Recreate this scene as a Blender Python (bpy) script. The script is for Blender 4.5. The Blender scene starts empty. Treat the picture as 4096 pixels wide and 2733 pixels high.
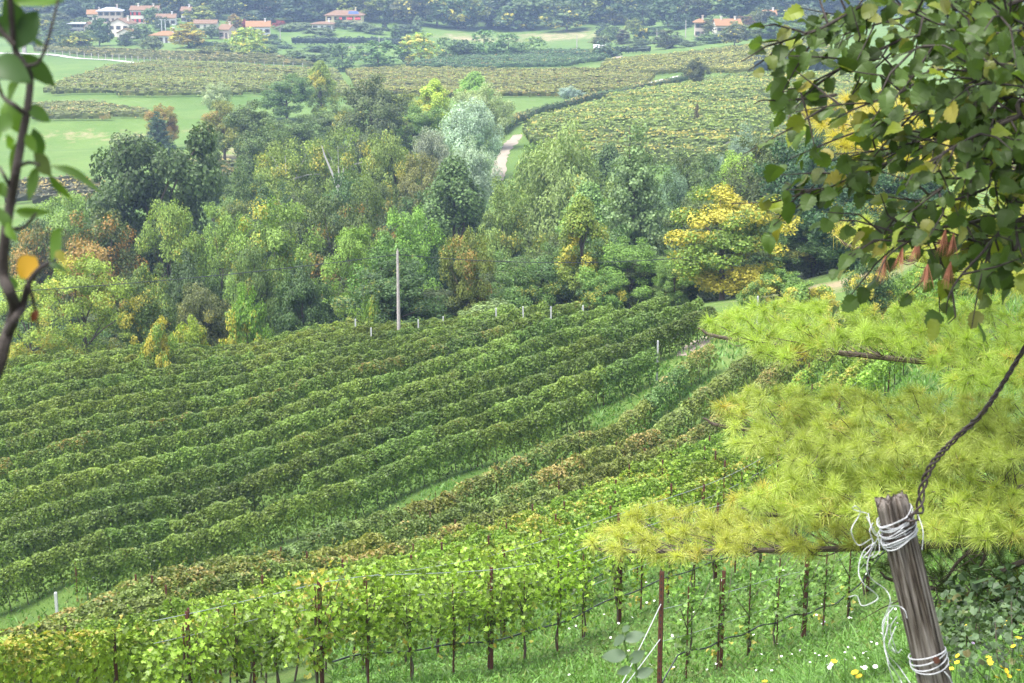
import bpy, math
import numpy as np
from mathutils import Matrix, Vector, noise as mnoise

# ------------------------------------------------------------------ camera, sky, sun, exposure
S = bpy.context.scene
C = S.collection
F = 1624.0                      # focal length in pixels of a 1024 wide picture
CAMZ = 50.0
TH = math.atan((341.5 + 60.0) / F)
cd = bpy.data.cameras.new('camera'); cam = bpy.data.objects.new('camera', cd); C.objects.link(cam)
cd.sensor_width = 36.0; cd.lens = F / 1024 * 36.0
cd.clip_start = 0.1; cd.clip_end = 12000
cam.location = (0, 0, CAMZ); cam.rotation_euler = (math.pi / 2 - TH, 0, 0)
cd.dof.use_dof = True; cd.dof.focus_distance = 17.0; cd.dof.aperture_fstop = 8.5
S.camera = cam
SUN_EL, SUN_AZ = math.radians(66), math.radians(-120)     # azimuth from +Y towards +X
w = bpy.data.worlds.new('World'); S.world = w; w.use_nodes = True
nt = w.node_tree; nt.nodes.clear()
sk = nt.nodes.new('ShaderNodeTexSky'); sk.sky_type = 'NISHITA'; sk.sun_disc = False
sk.sun_elevation = SUN_EL; sk.sun_rotation = SUN_AZ
sk.dust_density = 3.0; sk.ozone_density = 1.0
hs = nt.nodes.new('ShaderNodeHueSaturation'); hs.inputs['Saturation'].default_value = 0.38
bg = nt.nodes.new('ShaderNodeBackground'); bg.inputs['Strength'].default_value = 0.13
wo = nt.nodes.new('ShaderNodeOutputWorld')
nt.links.new(sk.outputs[0], hs.inputs['Color']); nt.links.new(hs.outputs[0], bg.inputs['Color']); nt.links.new(bg.outputs[0], wo.inputs['Surface'])
sl = bpy.data.lights.new('sun', 'SUN'); sl.energy = 1.5; sl.angle = math.radians(30); sl.color = (1, 0.985, 0.955)
so = bpy.data.objects.new('sun', sl); C.objects.link(so)
sd = Vector((math.sin(SUN_AZ) * math.cos(SUN_EL), math.cos(SUN_AZ) * math.cos(SUN_EL), math.sin(SUN_EL)))
so.rotation_euler = sd.to_track_quat('Z', 'Y').to_euler(); so.location = (0, 0, 200)
S.view_settings.view_transform = 'Standard'; S.view_settings.look = 'None'
S.view_settings.exposure = 2.12; S.view_settings.gamma = 1.0
S.render.engine = 'CYCLES'
S.cycles.max_bounces = 6; S.cycles.diffuse_bounces = 3; S.cycles.glossy_bounces = 2
S.cycles.transmission_bounces = 4; S.cycles.transparent_max_bounces = 6; S.cycles.volume_bounces = 0
S.cycles.use_denoising = True; S.cycles.denoiser = 'OPENIMAGEDENOISE'; S.cycles.denoising_prefilter = 'NONE'; S.cycles.denoising_input_passes = 'RGB_ALBEDO_NORMAL'

# ------------------------------------------------------------------ helpers
def ray(px, py):
    """pixel -> (sideways, drop) per metre of forward distance"""
    a = (px - 512) / F; b = (341.5 - py) / F
    y = math.cos(TH) + b * math.sin(TH); z = -math.sin(TH) + b * math.cos(TH)
    return a / y, -z / y
def pix(px, py, Y):
    u, d = ray(px, py); return Vector((u * Y, Y, CAMZ - d * Y))

def obj(name, me, parent=None, mat=None):
    o = bpy.data.objects.new(name, me); C.objects.link(o)
    if parent is not None: o.parent = parent
    return o
def tag(o, label=None, cat=None, group=None, kind=None):
    if label: o['label'] = label
    if cat: o['category'] = cat
    if group: o['group'] = group
    if kind: o['kind'] = kind
    return o
def thing(name, loc, label, cat, group=None, rz=0.0):
    o = bpy.data.objects.new(name, None); C.objects.link(o)
    o.location = loc; o.rotation_euler = (0, 0, rz); o.empty_display_size = 0.2
    return tag(o, label, cat, group)

class MB:
    """collects geometry with per-face attributes v (tone) and a (autumn)"""
    def __init__(s): s.V = []; s.F = {}; s.n = 0
    def add(s, V, Fa, v=0.5, a=0.0, mi=0, smooth=False):
        V = np.asarray(V, float).reshape(-1, 3); Fa = np.asarray(Fa, int)
        m = len(Fa)
        s.V.append(V)
        s.F.setdefault(Fa.shape[1], []).append((Fa + s.n, np.broadcast_to(np.asarray(v, float), (m,)), np.broadcast_to(np.asarray(a, float), (m,)), np.full(m, mi), np.full(m, smooth)))
        s.n += len(V); return s
    def mesh(s, name, mats):
        me = bpy.data.meshes.new(name)
        V = np.concatenate(s.V)
        me.vertices.add(len(V)); me.vertices.foreach_set('co', V.astype(np.float32).ravel())
        fl, st, vs, as_, ms, sm = [], [], [], [], [], []; off = 0
        for k, lst in s.F.items():
            for (f, v, a, mi, so_) in lst:
                fl.append(f.ravel()); st.append(off + np.arange(len(f)) * k); off += f.size
                vs.append(v); as_.append(a); ms.append(mi); sm.append(so_)
        fl = np.concatenate(fl); st = np.concatenate(st)
        me.loops.add(len(fl)); me.loops.foreach_set('vertex_index', fl.astype(np.int32))
        me.polygons.add(len(st)); me.polygons.foreach_set('loop_start', st.astype(np.int32))
        me.polygons.foreach_set('material_index', np.concatenate(ms).astype(np.int32))
        me.polygons.foreach_set('use_smooth', np.concatenate(sm).astype(bool))
        for nm, arr in (('v', vs), ('a', as_)):
            at = me.attributes.new(nm, 'FLOAT', 'FACE'); at.data.foreach_set('value', np.concatenate(arr).astype(np.float32))
        for m in mats: me.materials.append(m)
        me.update(calc_edges=True); me.validate()
        return me
    def build(s, name, mats, parent=None):
        if not isinstance(mats, (list, tuple)): mats = [mats]
        return obj(name, s.mesh(name, mats), parent)

def tube(P, R, sides=6, cap=True):
    P = np.asarray(P, float); n = len(P); R = np.broadcast_to(np.asarray(R, float), (n,))
    T = np.gradient(P, axis=0); T /= np.linalg.norm(T, axis=1)[:, None] + 1e-9
    ref = np.array([0, 0, 1.0]) if abs(T[0, 2]) < 0.8 else np.array([1.0, 0, 0])
    V = []
    A = np.cross(T[0], ref); A /= np.linalg.norm(A)
    for i in range(n):
        A = A - T[i] * (A @ T[i]); A /= np.linalg.norm(A) + 1e-9
        B = np.cross(T[i], A)
        t = np.arange(sides) / sides * 2 * math.pi
        V.append(P[i] + R[i] * (np.cos(t)[:, None] * A + np.sin(t)[:, None] * B))
    V = np.concatenate(V); Fq = []
    for i in range(n - 1):
        for j in range(sides):
            k = (j + 1) % sides
            Fq.append((i * sides + j, i * sides + k, (i + 1) * sides + k, (i + 1) * sides + j))
    if cap:
        V = np.concatenate([V, P[:1], P[-1:]]); a, b = n * sides, n * sides + 1
        for j in range(0, sides):
            k = (j + 1) % sides
            Fq.append((j, a, a, k)); Fq.append(((n - 1) * sides + j, (n - 1) * sides + k, b, b))
    Fq = np.array(Fq)
    return V, Fq
def add_tube(mb, P, R, sides=6, cap=True, **k):
    V, Fq = tube(P, R, sides, cap)
    if cap:
        q = Fq[:-2 * sides]; t = Fq[-2 * sides:]
        t3 = np.array([[r[0], r[1], r[3]] if r[1] == r[2] else [r[0], r[1], r[2]] for r in t])
        n0 = mb.n; mb.add(V, q, **k)
        m = len(t3)
        mb.F.setdefault(3, []).append((t3 + n0, np.full(m, k.get('v', .5)), np.full(m, k.get('a', 0.)), np.full(m, k.get('mi', 0)), np.full(m, False)))
    else: mb.add(V, Fq, **k)
def add_box(mb, lo, hi, M=None, **k):
    x0, y0, z0 = lo; x1, y1, z1 = hi
    V = np.array([(x0, y0, z0), (x1, y0, z0), (x1, y1, z0), (x0, y1, z0), (x0, y0, z1), (x1, y0, z1), (x1, y1, z1), (x0, y1, z1)], float)
    if M is not None: V = V @ M[:3, :3].T + M[:3, 3]
    mb.add(V, [(0, 3, 2, 1), (4, 5, 6, 7), (0, 1, 5, 4), (1, 2, 6, 5), (2, 3, 7, 6), (3, 0, 4, 7)], **k)
def spline(P, n=8):
    P = [np.asarray(p, float) for p in P]
    Q = [2 * P[0] - P[1]] + P + [2 * P[-1] - P[-2]]; out = []
    for i in range(1, len(Q) - 2):
        for t in np.linspace(0, 1, n, endpoint=False):
            a, b, c, d = Q[i - 1], Q[i], Q[i + 1], Q[i + 2]
            out.append(.5 * (2 * b + (c - a) * t + (2 * a - 5 * b + 4 * c - d) * t * t + (3 * b - a - 3 * c + d) * t ** 3))
    out.append(P[-1]); return np.array(out)

DIA = (np.array([(0, 0, 0), (.46, .48, .10), (0, 1, -.06), (-.46, .48, .10)], float), np.array([(0, 1, 2, 3)]))
HEX = (np.array([(0, .05, 0), (.42, .0, .08), (.52, .52, .12), (0, 1, -.12), (-.52, .52, .12), (-.42, .0, .08)], float), np.array([(0, 1, 2, 3), (0, 3, 4, 5)]))
LOBED = (np.array([(0, .12, 0), (.30, -.02, .05), (.52, .30, .10), (.30, .42, .05), (.36, .72, .06), (.12, .70, .0), (0, 1, -.12), (-.12, .70, .0), (-.36, .72, .06), (-.30, .42, .05), (-.52, .30, .10), (-.30, -.02, .05)], float), np.array([(0, 1, 2, 3, 4, 5, 6), (0, 6, 7, 8, 9, 10, 11)]))
NARROW = (np.array([(0, 0, 0), (.2, .45, .05), (0, 1, -.1), (-.2, .45, .05)], float), np.array([(0, 1, 2, 3)]))
def norm(a): return a / (np.linalg.norm(a, axis=-1, keepdims=True) + 1e-9)
def leaves(mb, P, N, size, rng, shape=DIA, v=None, a=0.0, T=None, mi=0):
    n = len(P); N = norm(N)
    if T is None: T = rng.normal(size=(n, 3)); T[:, 2] -= .5
    T = T - N * (T * N).sum(1)[:, None]; T = norm(T); B = np.cross(T, N)
    sz = np.broadcast_to(np.asarray(size, float), (n,))[:, None, None]
    L, Fa = shape
    L = L - np.array([0, .5, 0])
    V = P[:, None, :] + sz * (L[None, :, 0:1] * B[:, None, :] + L[None, :, 1:2] * T[:, None, :] + L[None, :, 2:3] * N[:, None, :])
    k = len(L); Fs = (Fa[None] + (np.arange(n) * k)[:, None, None]).reshape(-1, Fa.shape[1])
    if v is None: v = rng.random(n)
    v = np.repeat(np.broadcast_to(v, (n,)), len(Fa)); a = np.repeat(np.broadcast_to(a, (n,)), len(Fa))
    mb.add(V.reshape(-1, 3), Fs, v=v, a=a, mi=mi)

# ------------------------------------------------------------------ materials
MATS = {}
def newmat(name):
    m = bpy.data.materials.new(name); m.use_nodes = True
    n = m.node_tree; n.nodes.clear()
    out = n.nodes.new('ShaderNodeOutputMaterial'); MATS[name] = m
    return m, n, out
def nd(n, t, **k):
    x = n.nodes.new(t)
    for a, b in k.items(): setattr(x, a, b)
    return x
def mixc(n, fac, A, B, blend='MIX'):
    m = nd(n, 'ShaderNodeMix', data_type='RGBA', blend_type=blend)
    for s, val in ((m.inputs[0], fac), (m.inputs[6], A), (m.inputs[7], B)):
        if isinstance(val, bpy.types.NodeSocket): n.links.new(val, s)
        elif isinstance(val, (tuple, list)): s.default_value = (*val[:3], 1)
        else: s.default_value = val
    return m.outputs[2]
def mth(n, op, a, b=0.0, clamp=False):
    m = nd(n, 'ShaderNodeMath', operation=op, use_clamp=clamp)
    for s, val in ((m.inputs[0], a), (m.inputs[1], b)):
        if isinstance(val, bpy.types.NodeSocket): n.links.new(val, s)
        else: s.default_value = val
    return m.outputs[0]
def leafmat(name, autumn, autumn2=None, trans=0.3, rough=0.5, spec=0.35, lo=.5, hi=1.5):
    m, n, out = newmat(name)
    oi = nd(n, 'ShaderNodeObjectInfo')
    av = nd(n, 'ShaderNodeAttribute', attribute_name='v'); aa = nd(n, 'ShaderNodeAttribute', attribute_name='a')
    k = mth(n, 'MULTIPLY_ADD', av.outputs['Fac'], hi - lo); n.nodes[-1].inputs[2].default_value = lo
    col = mixc(n, 1.0, oi.outputs['Color'], k, 'MULTIPLY')
    au = mixc(n, av.outputs['Fac'], autumn, autumn2 or autumn)
    x = mth(n, 'ADD', aa.outputs['Fac'], oi.outputs['Alpha']); x = mth(n, 'SUBTRACT', x, 1.0); x = mth(n, 'MULTIPLY', x, 7.0, True)
    col = mixc(n, x, col, au)
    p = nd(n, 'ShaderNodeBsdfPrincipled'); p.inputs['Roughness'].default_value = rough; p.inputs['Specular IOR Level'].default_value = spec
    n.links.new(col, p.inputs['Base Color'])
    t = nd(n, 'ShaderNodeBsdfTranslucent'); tc = mixc(n, 1.0, col, (1.25, 1.3, .6), 'MULTIPLY'); n.links.new(tc, t.inputs['Color'])
    mx = nd(n, 'ShaderNodeMixShader'); mx.inputs[0].default_value = trans
    n.links.new(p.outputs[0], mx.inputs[1]); n.links.new(t.outputs[0], mx.inputs[2]); n.links.new(mx.outputs[0], out.inputs['Surface'])
    return m
def plain(name, col, rough=.8, spec=.3, var=.25, scale=8.0, bump=0.0, col2=None, stretch=(1, 1, 1), metal=0.0, coord='Object'):
    m, n, out = newmat(name)
    tc = nd(n, 'ShaderNodeTexCoord'); mp = nd(n, 'ShaderNodeMapping'); mp.inputs['Scale'].default_value = stretch
    n.links.new(tc.outputs[coord], mp.inputs[0])
    nz = nd(n, 'ShaderNodeTexNoise'); nz.inputs['Scale'].default_value = scale; nz.inputs['Detail'].default_value = 6; nz.inputs['Roughness'].default_value = .65
    n.links.new(mp.outputs[0], nz.inputs['Vector'])
    c2 = col2 or tuple(c * (1 - var) for c in col); c1 = col if col2 else tuple(min(1, c * (1 + var)) for c in col)
    f = mth(n, 'SUBTRACT', nz.outputs['Fac'], .5); f = mth(n, 'MULTIPLY_ADD', f, 2.2); n.nodes[-1].inputs[2].default_value = .5; n.nodes[-1].use_clamp = True
    p = nd(n, 'ShaderNodeBsdfPrincipled'); p.inputs['Roughness'].default_value = rough; p.inputs['Specular IOR Level'].default_value = spec; p.inputs['Metallic'].default_value = metal
    n.links.new(mixc(n, f, c2, c1), p.inputs['Base Color'])
    if bump:
        b = nd(n, 'ShaderNodeBump'); b.inputs['Strength'].default_value = bump; b.inputs['Distance'].default_value = .02
        n.links.new(nz.outputs['Fac'], b.inputs['Height']); n.links.new(b.outputs[0], p.inputs['Normal'])
    n.links.new(p.outputs[0], out.inputs['Surface'])
    return m
M_TREE = leafmat('tree_leaves', (.48, .40, .05), (.38, .36, .05), lo=.4, hi=1.65)
M_TREEO = leafmat('tree_leaves_orange', (.36, .20, .05), (.28, .21, .05), lo=.4, hi=1.65)
M_VINE = leafmat('vine_leaves', (.30, .26, .05), (.20, .12, .04), rough=.40, spec=.32, lo=.28, hi=1.8)
M_VINEB = leafmat('vine_leaves_brown', (.30, .215, .075), (.38, .32, .09), rough=.5, lo=.4, hi=1.65)
M_VINEY = leafmat('vine_leaves_yellow', (.36, .34, .06), (.42, .33, .07), rough=.42, trans=.32, lo=.3, hi=1.6)
M_PINE = leafmat('pine_needles', (.60, .46, .10), (.58, .50, .18), trans=.45, rough=.45, lo=.65, hi=1.35)
M_HAZEL = leafmat('hazel_leaves', (.20, .20, .03), (.24, .20, .04), trans=.42, rough=.45, spec=.3, lo=.6, hi=1.4)
M_BARK = plain('bark', (.09, .07, .055), scale=30, bump=.6, stretch=(1, 1, .25))
M_TWIG = plain('dark_twig_bark', (.034, .027, .022), scale=30, bump=.4)
M_BARKW = plain('pale_bark', (.42, .40, .37), scale=20, bump=.3)
M_RUST = plain('rusty_steel', (.085, .032, .02), scale=60, bump=.3, rough=.75, var=.5)
M_CONC = plain('concrete', (.36, .32, .30), scale=6, bump=.2)
M_WHITEP = plain('white_painted_concrete', (.42, .42, .42), scale=8, var=.08)
M_WIREG = plain('galvanised_wire', (.38, .40, .42), rough=.4, metal=.6)
M_HOSE = plain('black_polythene_hose', (.018, .02, .024), rough=.4, spec=.5)
M_TWINE = plain('white_plastic_twine', (.42, .42, .43), rough=.6, scale=60, var=.3)
M_CABLE = plain('rusty_dark_wire', (.022, .019, .019), rough=.5, metal=.2, scale=40, var=.5, col2=(.04, .024, .018))
M_DIRT = plain('pale_gravel', (.25, .21, .16), scale=.6, var=.18, coord='Object')
M_ROAD = plain('white_gravel', (.46, .44, .41), scale=.4, var=.1)

# ------------------------------------------------------------------ terrain heights
CP = []                              # (u, lnY, drop)
def cpx(px, py, Y, up=0.0):
    u, d = ray(px, py); CP.append((u, math.log(Y), d * Y + up))
def cu(u, Y, D): CP.append((u, math.log(Y), D))
S57, C57 = math.sin(math.radians(57)), math.cos(math.radians(57))
def rowY(u, c): return c / (C57 - S57 * u)          # near-slope rows run at 57 degrees
# under and just before the camera
for u in (-1.2, -.5, 0, .5, 1.2): cu(u, 1.2, 1.7)
for u, D in ((-1.2, 3.4), (-.5, 3.6), (0, 3.5), (.3, 3.05), (.6, 2.6), (1.2, 2.0)): cu(u, 5, D)
for u, D in ((-1.2, 9.5), (-.5, 9.8), (-.3, 10.0), (.6, 4.6), (1.2, 3.0)): cu(u, 18, D)
for u, D in ((-.3, 5.6), (0, 5.4), (.15, 4.8)): cu(u, 9, D)
cpx(1000, 652, 9); cpx(940, 668, 11); cpx(870, 680, 14.5); cpx(760, 690, 20); cpx(1000, 600, 18)
cpx(664, 697, 25); cpx(720, 669, 28); cpx(788, 640, 31); cpx(847, 612, 34); cpx(930, 580, 32)
cpx(352, 690, 25.5); cpx(541, 658, 30.2); cpx(620, 625, 32.7); cpx(700, 595, 35.7)
for px, py in ((0, 640), (230, 597), (350, 560), (525, 515), (600, 485), (680, 452), (760, 425)):
    cpx(px, py, rowY(ray(px, py)[0], 28), 2.1)
for px, py in ((350, 546), (525, 481), (595, 450), (678, 410), (713, 380), (737, 364)):
    cpx(px, py, rowY(ray(px, py)[0], 37.3), 1.9)
for px, py in ((0, 632), (175, 562), (350, 518), (525, 452), (565, 436), (621, 421), (652, 393), (688, 358), (710, 345)):
    cpx(px, py, rowY(ray(px, py)[0], 40.8), 1.9)
# the vineyard knoll: quadratic surface
RA = math.radians(32); RN = (-math.sin(RA), math.cos(RA)); RS = 2.8
RC0 = 80 * (RN[1] + RN[0] * ray(325, 0)[0])
def vine_fit():
    s1 = lambda x, y: (x / 4.48, 300 + y / 4.48)
    s2 = lambda x, y: (175 + x / 4.48, 287.5 + y / 4.48)
    s3 = lambda x, y: (350 + x / 5.228, 275 + y / 5.228)
    s4 = lambda x, y: (525 + x / 6.272, 275 + y / 6.272)
    R = [[s2(0, 1160), s2(700, 945), s3(0, 1120), s3(915, 780), s4(450, 775)],
         [s1(100, 1185), s1(700, 1010), s2(700, 800), s3(0, 960), s3(915, 670), s4(890, 455)],
         [s1(100, 1065), s1(700, 880), s2(700, 690), s3(0, 830), s3(915, 545), s4(0, 640), s4(700, 375), s4(1230, 150)],
         [s1(100, 960), s1(700, 770), s2(700, 600), s3(0, 735), s3(915, 455), s4(0, 530), s4(500, 325), s4(1000, 140)],
         [s1(100, 860), s1(700, 690), s2(700, 530), s3(0, 655), s3(915, 370), s4(0, 430), s4(400, 280), s4(800, 150)],
         [s1(100, 775), s1(700, 600), s2(700, 455), s3(0, 570), s3(915, 300), s4(0, 360), s4(400, 220)],
         [s1(100, 680), s1(700, 540), s2(700, 385), s3(0, 495), s3(915, 245), s4(0, 270)],
         [s1(100, 617), s1(700, 480), s2(700, 340), s3(0, 415), s3(915, 200)],
         [s1(100, 560), s1(700, 415), s2(700, 290), s3(0, 350)],
         [s1(100, 500), s1(700, 365), s2(700, 250)], [s1(100, 440), s1(700, 310), s2(700, 205)],
         [s1(100, 380), s1(700, 265), s2(700, 160)], [s1(100, 335), s1(700, 225)], [s1(100, 285), s1(700, 185)], [s1(100, 235)]]
    A, D, pts = [], [], []
    for i, row in enumerate(R):
        for (x, y) in row:
            u, d = ray(x, y); Y = (RC0 + RS * i) / (RN[1] + RN[0] * u); X = u * Y; y_ = Y - 100
            A.append((1, X, y_, X * X, X * y_, y_ * y_)); D.append(d * Y + 2.15); pts.append((u, Y))
    A = np.array(A); c = np.linalg.lstsq(A, np.array(D), rcond=None)[0]
    for (u, Y), D_ in zip(pts, A @ c): cu(u, Y, D_)
    return c
VQ = vine_fit()
cu(-.42, 80, 33.5); cu(-.42, 105, 32.5); cu(-.55, 60, 28); cu(-.55, 95, 34); cu(-1.2, 60, 30); cu(-1.2, 95, 36)
cu(-.55, 35, 17); cu(-1.2, 35, 17)
# behind the knoll and the right hillside
for u, D in ((-.3, 36.5), (-.2, 35.5), (-.1, 33.5), (0, 31.5), (.06, 30)): cu(u, 128, D)
for u, D in ((-.42, 45), (-.3, 45), (-.15, 43.5), (0, 40), (.08, 37), (.15, 33), (.2, 31), (.3, 25)): cu(u, 155, D)
cpx(820, 287, 118); cpx(760, 300, 116); cpx(890, 328, 88); cpx(880, 400, 62); cpx(960, 255, 108)
cu(.3, 85, 17); cu(.3, 62, 13.5); cu(.3, 42, 11.5)
for Y, Ds in ((35, (9, 7)), (60, (11, 8)), (95, (14, 10)), (155, (18, 10))): cu(.55, Y, Ds[0]); cu(1.2, Y, Ds[1])
for Y, Ds in ((190, (46, 46, 46, 45.5, 44, 38, 33, 26, 14)), (260, (46, 46, 46, 45, 43, 40.5, 38, 33, 25)), (950, (34,) * 9), (1100, (12,) * 9), (1250, (-10,) * 9),
              (1600, (-40,) * 9), (3500, (-60,) * 9), (6000, (-60,) * 9)):
    for u, D in zip((-1.2, -.55, -.3, -.15, 0, .15, .3, .55, 1.2), Ds): cu(u, Y, D)
for px, py, Y in ((20, 150, 350), (130, 160, 330), (200, 190, 285), (60, 127, 392), (150, 122, 400), (120, 98, 452), (300, 98, 450), (200, 82, 500),
                  (60, 100, 450), (50, 56, 610), (170, 62, 592), (300, 67, 575), (144, 24, 790), (110, 22, 800), (119, 38, 745), (163, 43, 690), (186, 22, 800), (77, 33, 760), (258, 34, 760), (262, 20, 845), (224, 40, 700), (40, 40, 740), (270, 38, 755), (344, 27, 800), (205, 28, 770),
                  (110, 18, 870), (450, 60, 615), (550, 55, 640), (400, 72, 560), (500, 98, 440), (380, 98, 445), (560, 98, 435), (510, 128, 348), (500, 168, 290),
                  (640, 80, 500), (690, 80, 480), (600, 118, 360), (650, 160, 290), (760, 150, 300), (800, 120, 340), (800, 78, 440), (620, 58, 600), (720, 50, 600),
                  (790, 44, 600), (700, 36, 690), (500, 40, 790), (600, 40, 760), (770, 21, 735), (729, 33, 695), (450, 28, 830), (600, 30, 810), (800, 30, 690), (950, 40, 620), (950, 100, 380)):
    cpx(px, py, Y)
CP = np.array(CP); KU, KV = 3.0, 1.0
_P = np.stack([CP[:, 0] * KU, CP[:, 1] * KV], 1)
def _phi(r2): return np.where(r2 > 1e-12, .5 * r2 * np.log(np.maximum(r2, 1e-12)), 0.0)
def _tps():
    n = len(_P); r2 = ((_P[:, None] - _P[None]) ** 2).sum(-1)
    A = np.zeros((n + 3, n + 3)); A[:n, :n] = _phi(r2) + np.eye(n) * 2e-4
    A[:n, n] = 1; A[:n, n + 1:] = _P; A[n, :n] = 1; A[n + 1:, :n] = _P.T
    # fit the drop divided by distance^0.7, so that near and far errors weigh alike
    b = np.zeros(n + 3); b[:n] = CP[:, 2] / np.exp(CP[:, 1] * .7)
    return np.linalg.solve(A, b)
_W = _tps()
def hgt(X, Y):
    X = np.asarray(X, float); Y = np.asarray(Y, float); sh = X.shape
    Yc = np.maximum(Y.ravel(), 1.2); U = np.clip(X.ravel() / Yc, -1.4, 1.4)
    Q = np.stack([U * KU, np.log(Yc) * KV], 1); out = np.empty(len(Q)); n = len(_P)
    for i in range(0, len(Q), 20000):
        q = Q[i:i + 20000]; r2 = ((q[:, None] - _P[None]) ** 2).sum(-1)
        out[i:i + 20000] = _phi(r2) @ _W[:n] + _W[n] + q @ _W[n + 1:]
    k_ = np.clip((Yc - 270) / 60, 0, 1); Xf = X.ravel()
    out = CAMZ - out * Yc ** .7 + k_ * (.45 * np.sin(Xf * .055 + Yc * .021) * np.sin(Yc * .061 - Xf * .017) + .25 * np.sin(Xf * .13 + 1.7) * np.sin(Yc * .15))
    wl_ = np.clip((-.13 - Xf / Yc) / .03, 0, 1); sg_ = lambda a, w: 1 / (1 + np.exp(-np.clip((Yc - a) / w, -30, 30)))
    out = out + wl_ * (1.9 * sg_(384, 5) * np.exp(-np.maximum(0, Yc - 392) / 26) + 1.6 * sg_(446, 5) * np.exp(-np.maximum(0, Yc - 454) / 30) - 1.3 * np.exp(-((Yc - 366) / 12) ** 2))
    return out.reshape(sh)
def h1(x, y): return float(hgt(np.array([x]), np.array([y]))[0])
def gnd(px, py, off=0.0, Y0=60.0, Y1=3000.0):
    u, d = ray(px, py); Y = np.exp(np.linspace(math.log(Y0), math.log(Y1), 900))
    g = hgt(u * Y, Y) + off; r = CAMZ - d * Y
    i = np.argmax(r <= g)
    if r[i] > g[i]: i = len(Y) - 1
    if i > 0:
        a, b = (r - g)[i - 1], (r - g)[i]; t = a / (a - b + 1e-9); y = Y[i - 1] + (Y[i] - Y[i - 1]) * max(0, min(1, t))
    else: y = Y[0]
    return Vector((u * y, y, h1(u * y, y)))

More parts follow.
